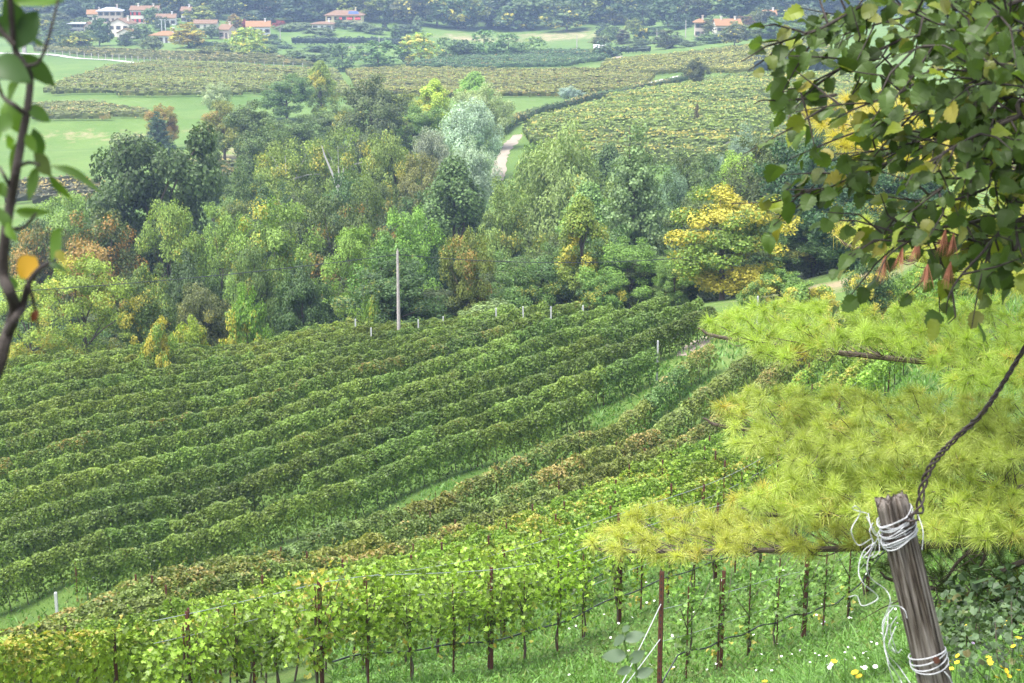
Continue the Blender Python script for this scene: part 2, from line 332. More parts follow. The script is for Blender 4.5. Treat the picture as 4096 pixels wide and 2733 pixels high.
# ------------------------------------------------------------------ ground sheet
def build_ground():
    us = np.sinh(np.linspace(-1, 1, 261) * 2.0) / math.sinh(2.0) * 1.35
    vs = np.exp(np.concatenate([np.linspace(0, math.log(340), 215, endpoint=False), np.linspace(math.log(340), math.log(500), 70, endpoint=False), np.linspace(math.log(500), math.log(6500), 70)]))
    U, Y = np.meshgrid(us, vs); X = U * Y; Z = hgt(X, Y)
    rngx = np.random.default_rng(3)
    n1, n0 = U.shape
    V = np.stack([X, Y, Z], -1).reshape(-1, 3)
    # strip behind the camera so that the sheet also lies under the photographer
    i = np.arange((n1 - 1) * (n0 - 1)); r, c = i // (n0 - 1), i % (n0 - 1); a = r * n0 + c
    Fq = np.stack([a, a + 1, a + n0 + 1, a + n0], 1)
    mb = MB(); mb.add(V, Fq, smooth=True)
    m, n, out = newmat('meadow')
    tc = nd(n, 'ShaderNodeTexCoord')
    def nz(sc, det=5, ro=.6):
        x = nd(n, 'ShaderNodeTexNoise'); x.inputs['Scale'].default_value = sc; x.inputs['Detail'].default_value = det; x.inputs['Roughness'].default_value = ro
        n.links.new(tc.outputs['Object'], x.inputs['Vector']); return x.outputs['Fac']
    def rng_(f, a, b):
        x = nd(n, 'ShaderNodeMapRange'); x.inputs['From Min'].default_value = a; x.inputs['From Max'].default_value = b
        n.links.new(f, x.inputs['Value']); return x.outputs[0]
    c = mixc(n, rng_(nz(.06), .35, .65), (.080, .140, .026), (.115, .175, .040))
    c = mixc(n, mth(n, 'MULTIPLY', rng_(nz(.022, 6, .65), .45, .62), .55), c, (.052, .105, .020))
    c = mixc(n, mth(n, 'MULTIPLY', rng_(nz(3.0, 8, .7), .5, .75), .55), c, (.040, .085, .018))
    c = mixc(n, mth(n, 'MULTIPLY', rng_(nz(.11, 8, .75), .54, .68), .6), c, (.15, .16, .065))
    c = mixc(n, mth(n, 'MULTIPLY', rng_(nz(.35, 6, .7), .55, .8), .5), c, (.14, .17, .06))
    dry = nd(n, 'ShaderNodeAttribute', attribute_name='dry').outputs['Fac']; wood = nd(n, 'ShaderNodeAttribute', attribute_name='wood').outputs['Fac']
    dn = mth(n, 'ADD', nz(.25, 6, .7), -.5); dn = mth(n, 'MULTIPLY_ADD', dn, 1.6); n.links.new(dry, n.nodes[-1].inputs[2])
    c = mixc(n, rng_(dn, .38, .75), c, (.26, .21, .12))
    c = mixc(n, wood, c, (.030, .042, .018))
    p = nd(n, 'ShaderNodeBsdfPrincipled'); p.inputs['Roughness'].default_value = .9; p.inputs['Specular IOR Level'].default_value = .15
    n.links.new(c, p.inputs['Base Color'])
    b = nd(n, 'ShaderNodeBump'); b.inputs['Strength'].default_value = .8; b.inputs['Distance'].default_value = .15
    n.links.new(nz(5.0, 8, .75), b.inputs['Height']); n.links.new(b.outputs[0], p.inputs['Normal'])
    n.links.new(p.outputs[0], out.inputs['Surface'])
    o = mb.build('ground', [m]); o['kind'] = 'structure'
    dry = np.zeros(len(V)); 
    for px, py, Y0, rx, ry, k in ((835, 285, 70, 9, 7, .75), (225, 158, 200, 14, 30, .6), (115, 135, 200, 30, 8, .45), (60, 142, 200, 30, 9, .35), (480, 100, 300, 40, 30, .2), (660, 345, 70, 3, 3, .4),
                                  (470, 38, 500, 22, 26, .8), (560, 36, 500, 36, 26, .85), (590, 34, 500, 30, 22, .8), (800, 40, 300, 10, 10, 0)):
        g = gnd(px, py, Y0=Y0); dry = np.maximum(dry, k * np.exp(-((V[:, 0] - g.x) / rx) ** 2 - ((V[:, 1] - g.y) / ry) ** 2))
    Ys = V[:, 1]; Us = V[:, 0] / Ys
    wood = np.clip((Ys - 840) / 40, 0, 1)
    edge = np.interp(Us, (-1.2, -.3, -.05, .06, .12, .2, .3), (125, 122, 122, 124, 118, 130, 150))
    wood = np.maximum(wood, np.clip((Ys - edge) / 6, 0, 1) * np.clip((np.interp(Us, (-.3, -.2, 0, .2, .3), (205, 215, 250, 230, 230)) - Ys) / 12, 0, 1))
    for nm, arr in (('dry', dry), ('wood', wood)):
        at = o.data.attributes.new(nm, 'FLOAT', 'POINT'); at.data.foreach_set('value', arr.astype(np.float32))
    return o
GROUND = build_ground()

def strip(name, pts, widths, mat, lift=.06, seg=40, **tg):
    """a track laid on the ground along plan points"""
    P = spline([(p[0], p[1], 0) for p in pts], max(4, seg // len(pts))); n = len(P)
    Wd = np.interp(np.linspace(0, 1, n), np.linspace(0, 1, len(widths)), widths)
    T = norm(np.gradient(P, axis=0)); Nn = np.stack([-T[:, 1], T[:, 0], T[:, 2]], 1); V = []
    ks = np.linspace(-1, 1, 5); r = np.random.default_rng(len(name))
    for k in ks:
        jit = 1 + (.18 * r.normal(size=n) if abs(k) == 1 else 0)
        q = P + Nn * (Wd * .5 * k * jit)[:, None]; q[:, 2] = hgt(q[:, 0], q[:, 1]) + lift - (.05 if abs(k) == 1 else 0); V.append(q)
    V = np.stack(V, 1).reshape(-1, 3); m = len(ks); Fq = []
    for i in range(n - 1):
        for j in range(m - 1): Fq.append((i * m + j, i * m + j + 1, (i + 1) * m + j + 1, (i + 1) * m + j))
    o = MB().add(V, Fq, smooth=True).build(name, mat); o['kind'] = 'structure'
    return o
def G(px, py, Y0=60, off=0): g = gnd(px, py, off, Y0); return (g.x, g.y)
strip('gravel_road', [G(-30, 50, 300), G(30, 54, 300), G(75, 58, 300), G(120, 61, 300), G(170, 65, 300), G(240, 71, 300)], [3.2, 3.2, 3.2], M_ROAD, .12, 60)
strip('dirt_track', [G(497, 181, 200), G(500, 165, 200), G(504, 152, 200), G(512, 142, 200), G(518, 135, 200)], [2.6, 2.4, 2.4, 2.6, 2.0], M_DIRT, .08, 50)
strip('gravel_road', [G(640, 84, 250), G(668, 80, 250), G(683, 76, 250)], [3, 6, 4], M_ROAD, .15, 40)
strip('gravel_road', [G(683, 80, 250), G(710, 78, 250)], [2.5, 2.5], M_ROAD, .15, 20)
strip('dirt_track', [G(606, 63, 300), G(612, 60, 300), G(620, 56.5, 300)], [5, 4, 3], M_DIRT, .2, 20)
strip('dirt_track', [G(682, 356, 80), G(692, 348, 80), G(702, 341, 80), G(712, 336, 80)], [1.0, 1.6, 1.6, 1.4], M_DIRT, .03, 40)
strip('gravel_road', [G(325, 49, 400), G(352, 47.5, 400), G(372, 47, 400)], [5, 5, 5], M_DIRT, .2, 20)

# ------------------------------------------------------------------ vine rows
def vine_section(seed, L=4.0, n=4200, leaf=.135, shape=DIA, H=2.2, wid=.48, mat=M_VINE, gap=.35, spread=1.0):
    r = np.random.default_rng(seed); mb = MB()
    x = r.uniform(-L / 2 - .1, L / 2 + .1, n); t = r.random(n)
    top = r.random(n) < .42
    # lumps along the row
    ph = r.uniform(0, 6.28, 6); lump = lambda x: .5 * np.sin(x * 2.1 + ph[0]) + .35 * np.sin(x * 4.3 + ph[1]) + .3 * np.sin(x * 7.7 + ph[2])
    Ht = H + .14 * lump(x); z = np.where(top, Ht - .45 * t ** 1.6, gap + (Ht - gap) * t)
    z = z - np.where(~top, 1, 0) * r.random(n) ** 3 * .15
    wl = wid * (1 + .22 * np.sin(x * 3.1 + ph[3] + z * 2.2) + .16 * np.sin(x * 6.1 + ph[4] - z * 4.0))
    prof = np.sqrt(np.clip((Ht - z) / .5, 0.02, 1)) * np.interp(z, (gap, 1.0, 1.6, 2.3), (.55, .85, 1.0, 1.05))
    sgn = np.where(r.random(n) < .5, -1, 1.0)
    dep = np.where(r.random(n) < .72, r.uniform(.85, 1.05, n), r.uniform(0, .85, n))
    y = sgn * wl * prof * dep
    N = np.stack([r.normal(0, .45, n), sgn * (.8 * (1 - .65 * top)) + r.normal(0, .35, n), .12 + 1.0 * top + r.normal(0, .3, n)], 1)
    hole = np.sin(x * 2.7 + ph[5]) * np.sin(z * 3.3 + ph[1]) > .80
    keep = ~(hole & ~top & (np.abs(dep) > .8)) & ~((z < .95) & (r.random(n) < .5))
    pn = .5 + .22 * np.sin(x * 1.3 + ph[2]) + .18 * np.sin(x * 3.7 + z * 3 + ph[0])
    a = np.clip(pn * .36 + .46 * r.random(n) + .22 * np.clip((z - 1.3) / .9, 0, 1), 0, 1)
    P = np.stack([x, y * spread, z], 1)
    v = np.clip(.5 + .22 * r.normal(size=n) + .10 * np.sin(x * 2.3 + ph[3]), 0, 1)
    leaves(mb, P[keep], N[keep], (leaf * r.uniform(.7, 1.35, n))[keep], r, shape, v[keep], a[keep])
    # shoots that poke out of the top
    for k in range(5):
        x0 = r.uniform(-L / 2, L / 2); m = 7; s = np.linspace(0, 1, m); dx, dy = r.normal(0, .12, 2)
        p = np.stack([x0 + dx * s, r.normal(0, .1) + dy * s * 1.5, H + .05 + .3 * s * r.uniform(.4, 1)], 1)
        leaves(mb, p, r.normal(size=(m, 3)) + (0, 0, .6), leaf * .8, r, shape, r.random(m), r.random(m) * .8)
    for x0 in np.arange(-L / 2 + .5, L / 2, 1.0):
        xx = x0 + r.normal(0, .1)
        add_tube(mb, [(xx, 0, -.15), (xx + r.normal(0, .04), r.normal(0, .03), .5), (xx + r.normal(0, .06), r.normal(0, .05), 1.2)], [.03, .025, .018], 5, mi=1)
    return mb.mesh('vine_section', [mat, M_BARK])
def post_mesh(name, h, wx, wy, mat, bevel=.15):
    mb = MB(); add_box(mb, (-wx / 2, -wy / 2, -.3), (wx / 2, wy / 2, h - wx * bevel))
    V = np.array([(-wx / 2, -wy / 2, h - wx * bevel), (wx / 2, -wy / 2, h - wx * bevel), (wx / 2, wy / 2, h - wx * bevel), (-wx / 2, wy / 2, h - wx * bevel),
                  (-wx / 3, -wy / 3, h), (wx / 3, -wy / 3, h), (wx / 3, wy / 3, h), (-wx / 3, wy / 3, h)])
    mb.add(V, [(4, 5, 6, 7), (0, 1, 5, 4), (1, 2, 6, 5), (2, 3, 7, 6), (3, 0, 4, 7)])
    return mb.mesh(name, [mat])
PM_RUST = post_mesh('post', 2.05, .06, .05, M_RUST); PM_CONC = post_mesh('post', 2.1, .09, .09, M_CONC); PM_WHITE = post_mesh('post', 2.55, .11, .11, M_WHITEP, .4)
VS_DARK = [vine_section(s) for s in (11, 12, 13, 14, 15)]
VS_BROWN = [vine_section(s, mat=M_VINEB, n=3000, wid=.55, gap=.35, H=1.85) for s in (21, 22, 23, 24)]
VS_YEL = [vine_section(s, mat=M_VINEY, n=2300, leaf=.105, shape=LOBED, wid=.46, gap=.6, H=1.9) for s in (31, 32, 33, 34)]
RNG = np.random.default_rng(77)
def frame_at(x, y, d, L=4.0, z=None):
    z0 = h1(x - d[0] * L / 2, y - d[1] * L / 2); z1 = h1(x + d[0] * L / 2, y + d[1] * L / 2)
    ex = Vector((d[0] * L, d[1] * L, z1 - z0)).normalized(); ez = Vector((0, 0, 1)); ey = ez.cross(ex).normalized(); ez = ex.cross(ey)
    M = Matrix.Identity(4)
    for i in range(3): M[i][0] = ex[i]; M[i][1] = ey[i]; M[i][2] = ez[i]
    M[0][3] = x; M[1][3] = y; M[2][3] = (z0 + z1) / 2
    return M
def vine_row(p0, p1, sections, col, aut, label, group, L=4.0, skip=(), post=PM_RUST, post_every=2, colvar=.12, autvar=.12, sc=1.0):
    p0 = np.array(p0[:2]); p1 = np.array(p1[:2]); D = p1 - p0; ln = np.linalg.norm(D); d = D / ln
    m = max(1, int(round(ln / (L * .95)))); st = ln / m
    root = thing('vine_row', (p0[0], p0[1], h1(*p0)), label, 'vine row', group); inv = Matrix.Translation(-root.location)
    ph = RNG.uniform(0, 6)
    for i in range(m):
        if i in skip: continue
        c = p0 + d * st * (i + .5) + RNG.normal(0, .06, 2)
        o = obj('vine_section', sections[RNG.integers(len(sections))], root)
        M = frame_at(c[0], c[1], d, L)
        if RNG.random() < .5: M = M @ Matrix.Rotation(math.pi, 4, 'Z')
        s = RNG.uniform(.95, 1.05) * sc
        o.matrix_local = inv @ M @ Matrix.Diagonal((st / L * 1.06, s * RNG.uniform(.82, 1.0), s * RNG.uniform(.96, 1.04), 1))
        k = 1 + colvar * RNG.normal(); h = colvar * .6 * RNG.normal()
        o.color = (col[0] * k * (1 + h), col[1] * k, col[2] * k * (1 - h * .5), min(1, max(0, aut + autvar * (RNG.normal() * .6 + math.sin(i * .9 + ph)))))
        if post and i % post_every == 0:
            q = obj('post', post, root); e = p0 + d * st * i; q.matrix_local = inv @ Matrix.Translation((e[0], e[1], h1(*e)))
    return root
RD = np.array([math.cos(RA), math.sin(RA)])
def on_row(i, px):
    u = (px - 512) / F / math.cos(TH) * 1.0
    # forward distance where the pixel column meets the row (the column leans a little: use the row's own height)
    Y = 90
    for _ in range(4):
        u = ray(px, 60 * 0 + 341.5 + (F * math.tan(math.atan((CAMZ - h1(u * Y, Y)) / Y) - TH)))[0]
        Y = (RC0 + RS * i) / (RN[1] + RN[0] * u)
    return (u * Y, Y)
ENDX = [590, 655, 714, 700, 668, 612, 580, 548, 517, 480, 450, 405, 365, 290, 180]
LEFT0 = [78, -40, -40]
ORD = ['first', 'second', 'third', 'fourth', 'fifth', 'sixth', 'seventh', 'eighth', 'ninth', 'tenth', 'eleventh', 'twelfth', 'thirteenth', 'fourteenth', 'fifteenth']
WORDS = ['facing the grass strip and the browning vines', 'second up from the grass strip, with a gap', 'third up from the grass strip, reaching the pale path']
for i, ex in enumerate(ENDX):
    x0 = LEFT0[i] if i < 3 else -45
    lab = 'dark green trellised vine row ' + WORDS[i] if i < 3 else ('dark green trellised vine row, ' + ORD[i] + ' up from the grass strip' + (', with rusty patches' if i == 6 else ', against the wood' if i >= 12 else ''))
    g = 'rows of the big vineyard'
    k = 1 + .10 * RNG.normal()
    yel = .04 * max(0, i - 6)
    a, b = on_row(i, x0), on_row(i, ex)
    vine_row(a, b, VS_DARK, ((.122 + .012 * yel * 8) * k, .184 * k + .02 * yel * 4, .032 * k), .10 if i != 6 else .27, lab, g, skip=(4,) if i == 1 else (), autvar=.04, colvar=.09)
# browning rows and yellow rows of the near slope
def near_row(c, u0, u1):
    Y0, Y1 = rowY(u0, c), rowY(u1, c); return (u0 * Y0, Y0), (u1 * Y1, Y1)
BR = ['browning vine row beside the grass strip below the big vineyard', 'browning vine row, second from the grass strip, rusty leaves on top', 'browning vine row next to the yellow-green vines']
for k, (c, u1) in enumerate(((40.8, .128), (37.3, .17), (34.1, .22))):
    vine_row(*near_row(c, -.37, u1), VS_BROWN, (.15, .19, .042), .31, BR[k], None, L=4.0, colvar=.15, autvar=.14, post=PM_RUST)
YL = ['yellow-green vine row against the browning vines', 'yellow-green vine row, second up from the browning vines', 'yellow-green vine row, third up from the browning vines', 'yellow-green vine row behind the staked young vines']
for k, (c, u1) in enumerate(((31, .265), (28, .285), (24.8, .29), (21.2, .26))):
    vine_row(*near_row(c, -.38, u1), VS_YEL, (.185, .285, .035), .28, YL[k], None, colvar=.12, autvar=.10, post_every=1, sc=.97)

# ------------------------------------------------------------------ far fields of vines
def far_row(pts, col, aut, label, group, leaf=.5, dens=9, mat=M_VINE, H=2.0, wd=.6, rs=None):
    r = rs; P = np.array(pts); seg = np.linalg.norm(np.diff(P, axis=0), axis=1); cum = np.concatenate([[0], np.cumsum(seg)]); L = cum[-1]
    n = int(L * dens) + 4; s = r.uniform(0, L, n); x = np.interp(s, cum, P[:, 0]); y = np.interp(s, cum, P[:, 1])
    gs = np.linspace(0, L, max(3, int(L / 6))); gx = np.interp(gs, cum, P[:, 0]); gy = np.interp(gs, cum, P[:, 1]); gz = hgt(gx, gy)
    z0 = np.interp(s, gs, gz); t = r.random(n)
    hz = H * (1 + .10 * np.sin(s * .9 + r.uniform(0, 6)) + .06 * np.sin(s * 2.7))
    z = np.where(t < .5, hz - .3 * r.random(n), .35 + (hz - .35) * r.random(n))
    y2 = y + r.uniform(-wd, wd, n) * .8; x2 = x + r.normal(0, .2, n)
    N = np.stack([r.normal(0, .4, n), np.where(t < .5, -.3, -.9) + r.normal(0, .3, n), np.where(t < .5, 1, .35) + r.normal(0, .2, n)], 1)
    base = np.array([P[0, 0], P[0, 1], float(gz[0])])
    mb = MB(); leaves(mb, np.stack([x2, y2, z0 + z], 1) - base, N, leaf * r.uniform(.7, 1.3, n), r, DIA, np.clip(.5 + .2 * r.normal(size=n), 0, 1), np.clip(.5 + .25 * np.sin(s * .12 + P[0, 1] * .3) + .25 * r.normal(size=n), 0, 1))
    # woody, leafy core of the row
    m = max(4, int(L / 1.2)); cs = np.linspace(0, L, m); cx = np.interp(cs, cum, P[:, 0]); cy = np.interp(cs, cum, P[:, 1]); cz = np.interp(cs, gs, gz); T = norm(np.stack([np.gradient(cx), np.gradient(cy)], 1))
    prof_ = [(-.25, .45), (-.42, 1.2), (-.3, 1.75), (.3, 1.75), (.42, 1.2), (.25, .45)]; CV = []
    for (a_, b_) in prof_:
        jw = 1 + .25 * r.normal(size=m); CV.append(np.stack([cx - T[:, 1] * a_ * jw * wd * 1.4, cy + T[:, 0] * a_ * jw * wd * 1.4, cz + b_ * H / 2.0 * (1 + .07 * r.normal(size=m))], 1))
    CV = np.stack(CV, 1).reshape(-1, 3) - base; kk_ = 6; ii = np.arange(m - 1)[:, None] * kk_; jj = np.arange(kk_)[None, :]; j2 = (jj + 1) % kk_
    mb.add(CV, np.stack([ii + jj, ii + j2, ii + kk_ + j2, ii + kk_ + jj], -1).reshape(-1, 4), v=r.random((m - 1) * kk_) * .5, a=r.random((m - 1) * kk_) * .8)
    o = mb.build('vine_row', mat); o.location = base; o.color = (*col, aut)
    return tag(o, label, 'vine row', group)
def field(poly_px, Y0, ang, spacing, col, aut, label, group, mat=M_VINE, seed=1, jitter=0, **k):
    r = np.random.default_rng(seed); poly = np.array([G(px, py, Y0) for px, py in poly_px])
    d = np.array([math.cos(math.radians(ang)), math.sin(math.radians(ang))]); nn = np.array([-d[1], d[0]])
    c = poly @ nn; cc = c.min() + spacing * .5; cnt = 0
    while cc < c.max():
        ts = []
        for i in range(len(poly)):
            a, b = poly[i], poly[(i + 1) % len(poly)]; ca, cb = a @ nn - cc, b @ nn - cc
            if ca * cb < 0: t = ca / (ca - cb); ts.append(float((a + (b - a) * t) @ d))
        ts.sort()
        for a, b in zip(ts[::2], ts[1::2]):
            if b - a > 5:
                kk = 1 + .10 * r.normal()
                far_row([d * t + nn * cc for t in np.linspace(a, b, 5)], tuple(x * kk for x in col), min(1, max(0, aut + .1 * r.normal())), label, group, mat=mat, rs=r, **k); cnt += 1
        cc += spacing
    return cnt
NF = 0
NF += field([(43, 95), (60, 86), (105, 71), (165, 64), (335, 74), (355, 98), (200, 98), (60, 97)], 300, -2, 3.6, (.17, .20, .04), .20, 'olive and brown vine row in the field below the fenced gravel road', 'rows of the field below the fenced road', M_VINE, 1)
NF += field([(362, 97), (345, 74), (400, 71), (610, 73), (655, 79), (640, 92), (560, 98), (440, 100)], 300, 3, 3.8, (.19, .205, .04), .26, 'tawny vine row in the field above the meadow strip', 'rows of the tawny field above the meadow', M_VINE, 2)
NF += field([(402, 69.5), (470, 57), (560, 53), (606, 53), (604, 62), (570, 68), (460, 71)], 300, 6, 4.2, (.075, .135, .045), .08, 'deep green vine row in the field below the brown bank', 'rows of the deep green field', M_VINE, 3)
NF += field([(600, 71), (606, 64), (640, 60), (700, 55), (800, 43), (830, 44), (830, 62), (740, 76), (700, 73), (655, 77)], 300, 10, 4.2, (.22, .235, .045), .30, 'yellowing vine row on the rise behind the dark roadside tree', 'rows of the yellowing rise', M_VINEY, 4)
NF += field([(522, 134), (545, 121), (600, 106), (640, 95), (700, 84), (850, 78), (885, 110), (870, 165), (640, 170), (560, 160), (530, 146)], 220, 3, 3.1, (.17, .23, .042), .28, 'green and yellow vine row in the terraced field above the conifer', 'rows of the green and yellow terraced field', M_VINEY, 5, dens=10)
NF += field([(30, 121), (30, 109), (90, 107), (146, 115), (150, 119), (90, 122)], 250, -3, 3.6, (.15, .175, .045), .26, 'olive vine row on the grass terrace', 'rows on the grass terrace', M_VINEB, 6)
NF += field([(5, 205), (10, 188), (60, 183), (108, 190), (105, 208)], 160, 3, 3.4, (.10, .10, .045), .4, 'brown vine row at the foot of the meadow beside the wood', 'rows at the foot of the meadow', M_VINEB, 7)
NF += field([(172, 187), (178, 172), (250, 170), (250, 190)], 160, 3, 3.2, (.10, .125, .035), .3, 'short olive vine row half hidden beside the dark oak', 'rows half hidden by the oak', M_VINEB, 8)
rs = np.random.default_rng(9)
for k in range(3):
    far_row([np.array(G(px, py - k * 1.2, 300)) + (0, 4 * k + 3) for px, py in ((32, 53), (75, 56.3), (120, 59.3), (200, 63), (312, 68))], (.15, .16, .045), .32, 'brownish vine row trained along the fenced gravel road', 'rows along the fenced road', mat=M_VINEB, rs=rs, H=2.3)
for k in range(2):
    far_row([np.array(G(px, py, 220)) + (1.5 * k, 3 * k) for px, py in ((497, 138), (508, 128), (530, 119), (575, 107), (640, 92), (690, 81.5))], (.08, .13, .035), .3, 'vine row edging the dirt track like a hedge', 'rows edging the dirt track', mat=M_VINEB if k else M_VINE, rs=rs, H=2.2, dens=16, leaf=.45)
print('far rows', NF)

# ------------------------------------------------------------------ trees
def limb(mb, a, b, r0, r1, r, sag=.1, mi=0, sides=5):
    a = np.array(a, float); b = np.array(b, float); L = np.linalg.norm(b - a)
    P = [a + (b - a) * t + np.array([r.normal(0, .03 * L), r.normal(0, .03 * L), sag * L * math.sin(t * math.pi) * .6]) * (0 < t < 1) for t in np.linspace(0, 1, 5)]
    add_tube(mb, P, np.linspace(r0, r1, 5), sides, mi=mi)
def tree_proto(kind, seed, nleaf=13000, leaf=.27, H=15.0, mat=M_TREE, bark=M_BARK, one=False):
    r = np.random.default_rng(seed); cl = []     # (centre, radius, squash, outward)
    W = 1.0
    if kind == 'broad':
        R = .36 * H; ph = r.uniform(0, 6.28, 4)
        for i in range(120):
            d = norm(r.normal(size=3)); rad = r.random() ** .42
            lob = 1 + .16 * math.sin(3 * math.atan2(d[1], d[0]) + ph[0]) + .12 * math.sin(5 * d[2] + ph[1])
            c = np.array([d[0] * R, d[1] * R, d[2] * .43 * H]) * rad * lob + (0, 0, .50 * H)
            if c[2] < .06 * H: continue
            cl.append((c, H * r.uniform(.055, .10), .75, d))
        W = 2 * R
    elif kind == 'robinia':
        R = .38 * H
        for i in range(100):
            t = r.random(); z = H * (.08 + .88 * t); an = r.uniform(0, 6.28)
            rr = R * (.5 + .7 * math.sin(min(1, t * 1.02) * math.pi) ** .8) * r.random() ** .45 * (1 + .2 * math.sin(4 * an + seed))
            d = np.array([math.cos(an), math.sin(an), .5]); cl.append((np.array([math.cos(an) * rr, math.sin(an) * rr, z]), H * r.uniform(.065, .115), .6, norm(d)))
        W = 2 * R
    elif kind == 'poplar':
        R = .24 * H
        for i in range(85):
            t = r.random() ** .9; z = H * (.04 + .93 * t); an = r.uniform(0, 6.28)
            rr = R * math.sin(min(1, .12 + t * .88) * math.pi) ** .6 * r.random() ** .45 * (1 + .15 * math.sin(3 * an + seed + t * 6))
            cl.append((np.array([math.cos(an) * rr, math.sin(an) * rr, z]), H * r.uniform(.045, .08), 1.1, norm(np.array([math.cos(an), math.sin(an), .6]))))
        W = 2 * R
    elif kind == 'willow':
        R = .34 * H
        for i in range(90):
            d = norm(r.normal(size=3)); rad = r.random() ** .4
            c = np.array([d[0] * R, d[1] * R, d[2] * .44 * H]) * rad * (1 - .25 * max(0, d[2])) + (0, 0, .53 * H)
            cl.append((c, H * r.uniform(.05, .085), 1.35, norm(d + (0, 0, .4))))
        W = 2 * R
    elif kind == 'conifer':
        R = .27 * H; z = .07 * H
        while z < .985 * H:
            t = (z - .07 * H) / (.93 * H); rr = R * (1 - t) ** .72 * (1 + .12 * r.normal()) + .012 * H; nb = max(3, int(9 * (1 - t) + 3)); off = r.uniform(0, 6.28)
            for k in range(nb):
                an = off + k * 6.283 / nb + r.normal(0, .15)
                for q in ((.95, .65, .35) if t < .8 else (.7,)):
                    q_ = q * r.uniform(.85, 1.12); cl.append((np.array([math.cos(an) * rr * q_, math.sin(an) * rr * q_, z + .06 * H * (q_ - .5) * (1 if t > .35 else .3) + r.normal(0, .008 * H)]), H * r.uniform(.035, .055) * (1.15 - .4 * t), .7, norm(np.array([math.cos(an), math.sin(an), .5]))))
            z += H * .052
        W = 2 * R
    elif kind == 'bush':
        R = .62 * H
        for i in range(55):
            d = norm(r.normal(size=3)); d[2] = abs(d[2]); rad = r.random() ** .4
            cl.append((np.array([d[0] * R, d[1] * R, d[2] * .80 * H]) * rad + (0, 0, .1 * H), H * r.uniform(.09, .17), .8, d))
        W = 2 * R
    elif kind == 'cypress':
        R = .11 * H
        for i in range(60):
            t = r.random(); an = r.uniform(0, 6.28); rr = R * (1 - t ** 2.2) ** .5 * r.random() ** .5
            cl.append((np.array([math.cos(an) * rr, math.sin(an) * rr, H * (.04 + .94 * t)]), H * .05 * (1.1 - .6 * t), 1.8, norm(np.array([math.cos(an), math.sin(an), .3]))))
        W = 2 * R
    if not one: nleaf = int(nleaf * 1.6)
    mb = MB() ; per = nleaf // len(cl); sh = NARROW if kind == 'willow' else DIA
    wsum = sum(c[1] ** 2 for c in cl); pa = r.uniform(0, 6.28, 6)
    for (c, rad, sq, out) in cl:
        n = max(6, int(nleaf * rad ** 2 / wsum))
        d = norm(r.normal(size=(n, 3))); q = r.random(n) ** .38
        P = c + d * (rad * q)[:, None] * (1, 1, sq)
        if kind == 'robinia': P[:, 2] -= .25 * (np.hypot(P[:, 0] - c[0], P[:, 1] - c[1]) ** 2) / rad * .5
        N = d * .55 + out * .45 + np.array([0, 0, .35]) + r.normal(0, .45, (n, 3))
        tone = np.clip(.5 + .10 * r.normal() + .20 * r.normal(size=n), 0, 1)
        ap = .5 + .28 * math.sin(c[0] * .55 + pa[0]) * math.sin(c[2] * .6 + pa[1]) + .22 * r.normal()
        T = None
        if kind == 'willow': T = np.tile((0, 0, -1.0), (n, 1)) + r.normal(0, .45, (n, 3))
        if kind == 'robinia': N = N + (0, 0, .6)
        leaves(mb, P, N, leaf * r.uniform(.65, 1.35, n) * (1.5 if kind == 'willow' else 1), r, sh, tone, np.clip(ap + .12 * r.normal(size=n), 0, 1), T=T)
    AV = np.concatenate(mb.V); Hn = float(np.percentile(AV[:, 2], 99.8)); W = float(np.percentile(AV[:, 0], 99) - np.percentile(AV[:, 0], 1) + np.percentile(AV[:, 1], 99) - np.percentile(AV[:, 1], 1)) / 2
    tk = mb if one else MB(); mi = 1 if one else 0
    rt = H * (.017 if kind != 'bush' else .012); top = {'conifer': .97, 'poplar': .9, 'cypress': .9}.get(kind, .72)
    bend = r.normal(0, .015 * H, 2)
    TP = np.array([(0, 0, -.06 * H), (0, 0, .02 * H), (bend[0] * .5, bend[1] * .5, .25 * H), (bend[0], bend[1], .5 * H), (bend[0] * 1.2, bend[1] * .6, top * H)])
    add_tube(tk, TP, np.array([1.5, 1.15, .9, .6, .15]) * rt, 6 if one else 8, mi=mi)
    if kind != 'cypress':
        for k in range(4 if one else (10 if kind != 'conifer' else 6)):
            c = cl[r.integers(len(cl))][0]; t = r.uniform(.25, .75) * min(1, c[2] / (.6 * H)); z = t * .6 * H + .08 * H
            if z > c[2]: z = c[2] * .7
            limb(tk, (bend[0] * .7 * z / (.5 * H), bend[1] * .7 * z / (.5 * H), z), c, rt * .5, rt * .1, r, mi=mi)
    if one: return dict(tree=mb.mesh('tree', [mat, bark]), H=Hn, W=W)
    return dict(crown=mb.mesh('crown', [mat]), trunk=tk.mesh('trunk', [bark]), H=Hn, W=W)
PR = {'broad': [tree_proto('broad', s) for s in (1, 2, 3)], 'robinia': [tree_proto('robinia', s, leaf=.26) for s in (4, 5, 6)],
      'poplar': [tree_proto('poplar', s, 11000, .26) for s in (7, 8)], 'willow': [tree_proto('willow', s, 14000, .24) for s in (9, 10)],
      'conifer': [tree_proto('conifer', 11, 15000, .26)], 'bush': [tree_proto('bush', s, 6000, .24, 6.0) for s in (12, 13)], 'cypress': [tree_proto('cypress', 14, 5000, .25)],
      'orange': [tree_proto('broad', s, mat=M_TREEO) for s in (15, 16)], 'oak': [tree_proto('broad', 19, 22000, .27)], 'birch': [tree_proto('broad', 17, 9000, .26, bark=M_BARKW)]}
TR = np.random.default_rng(5)
Q = .43574
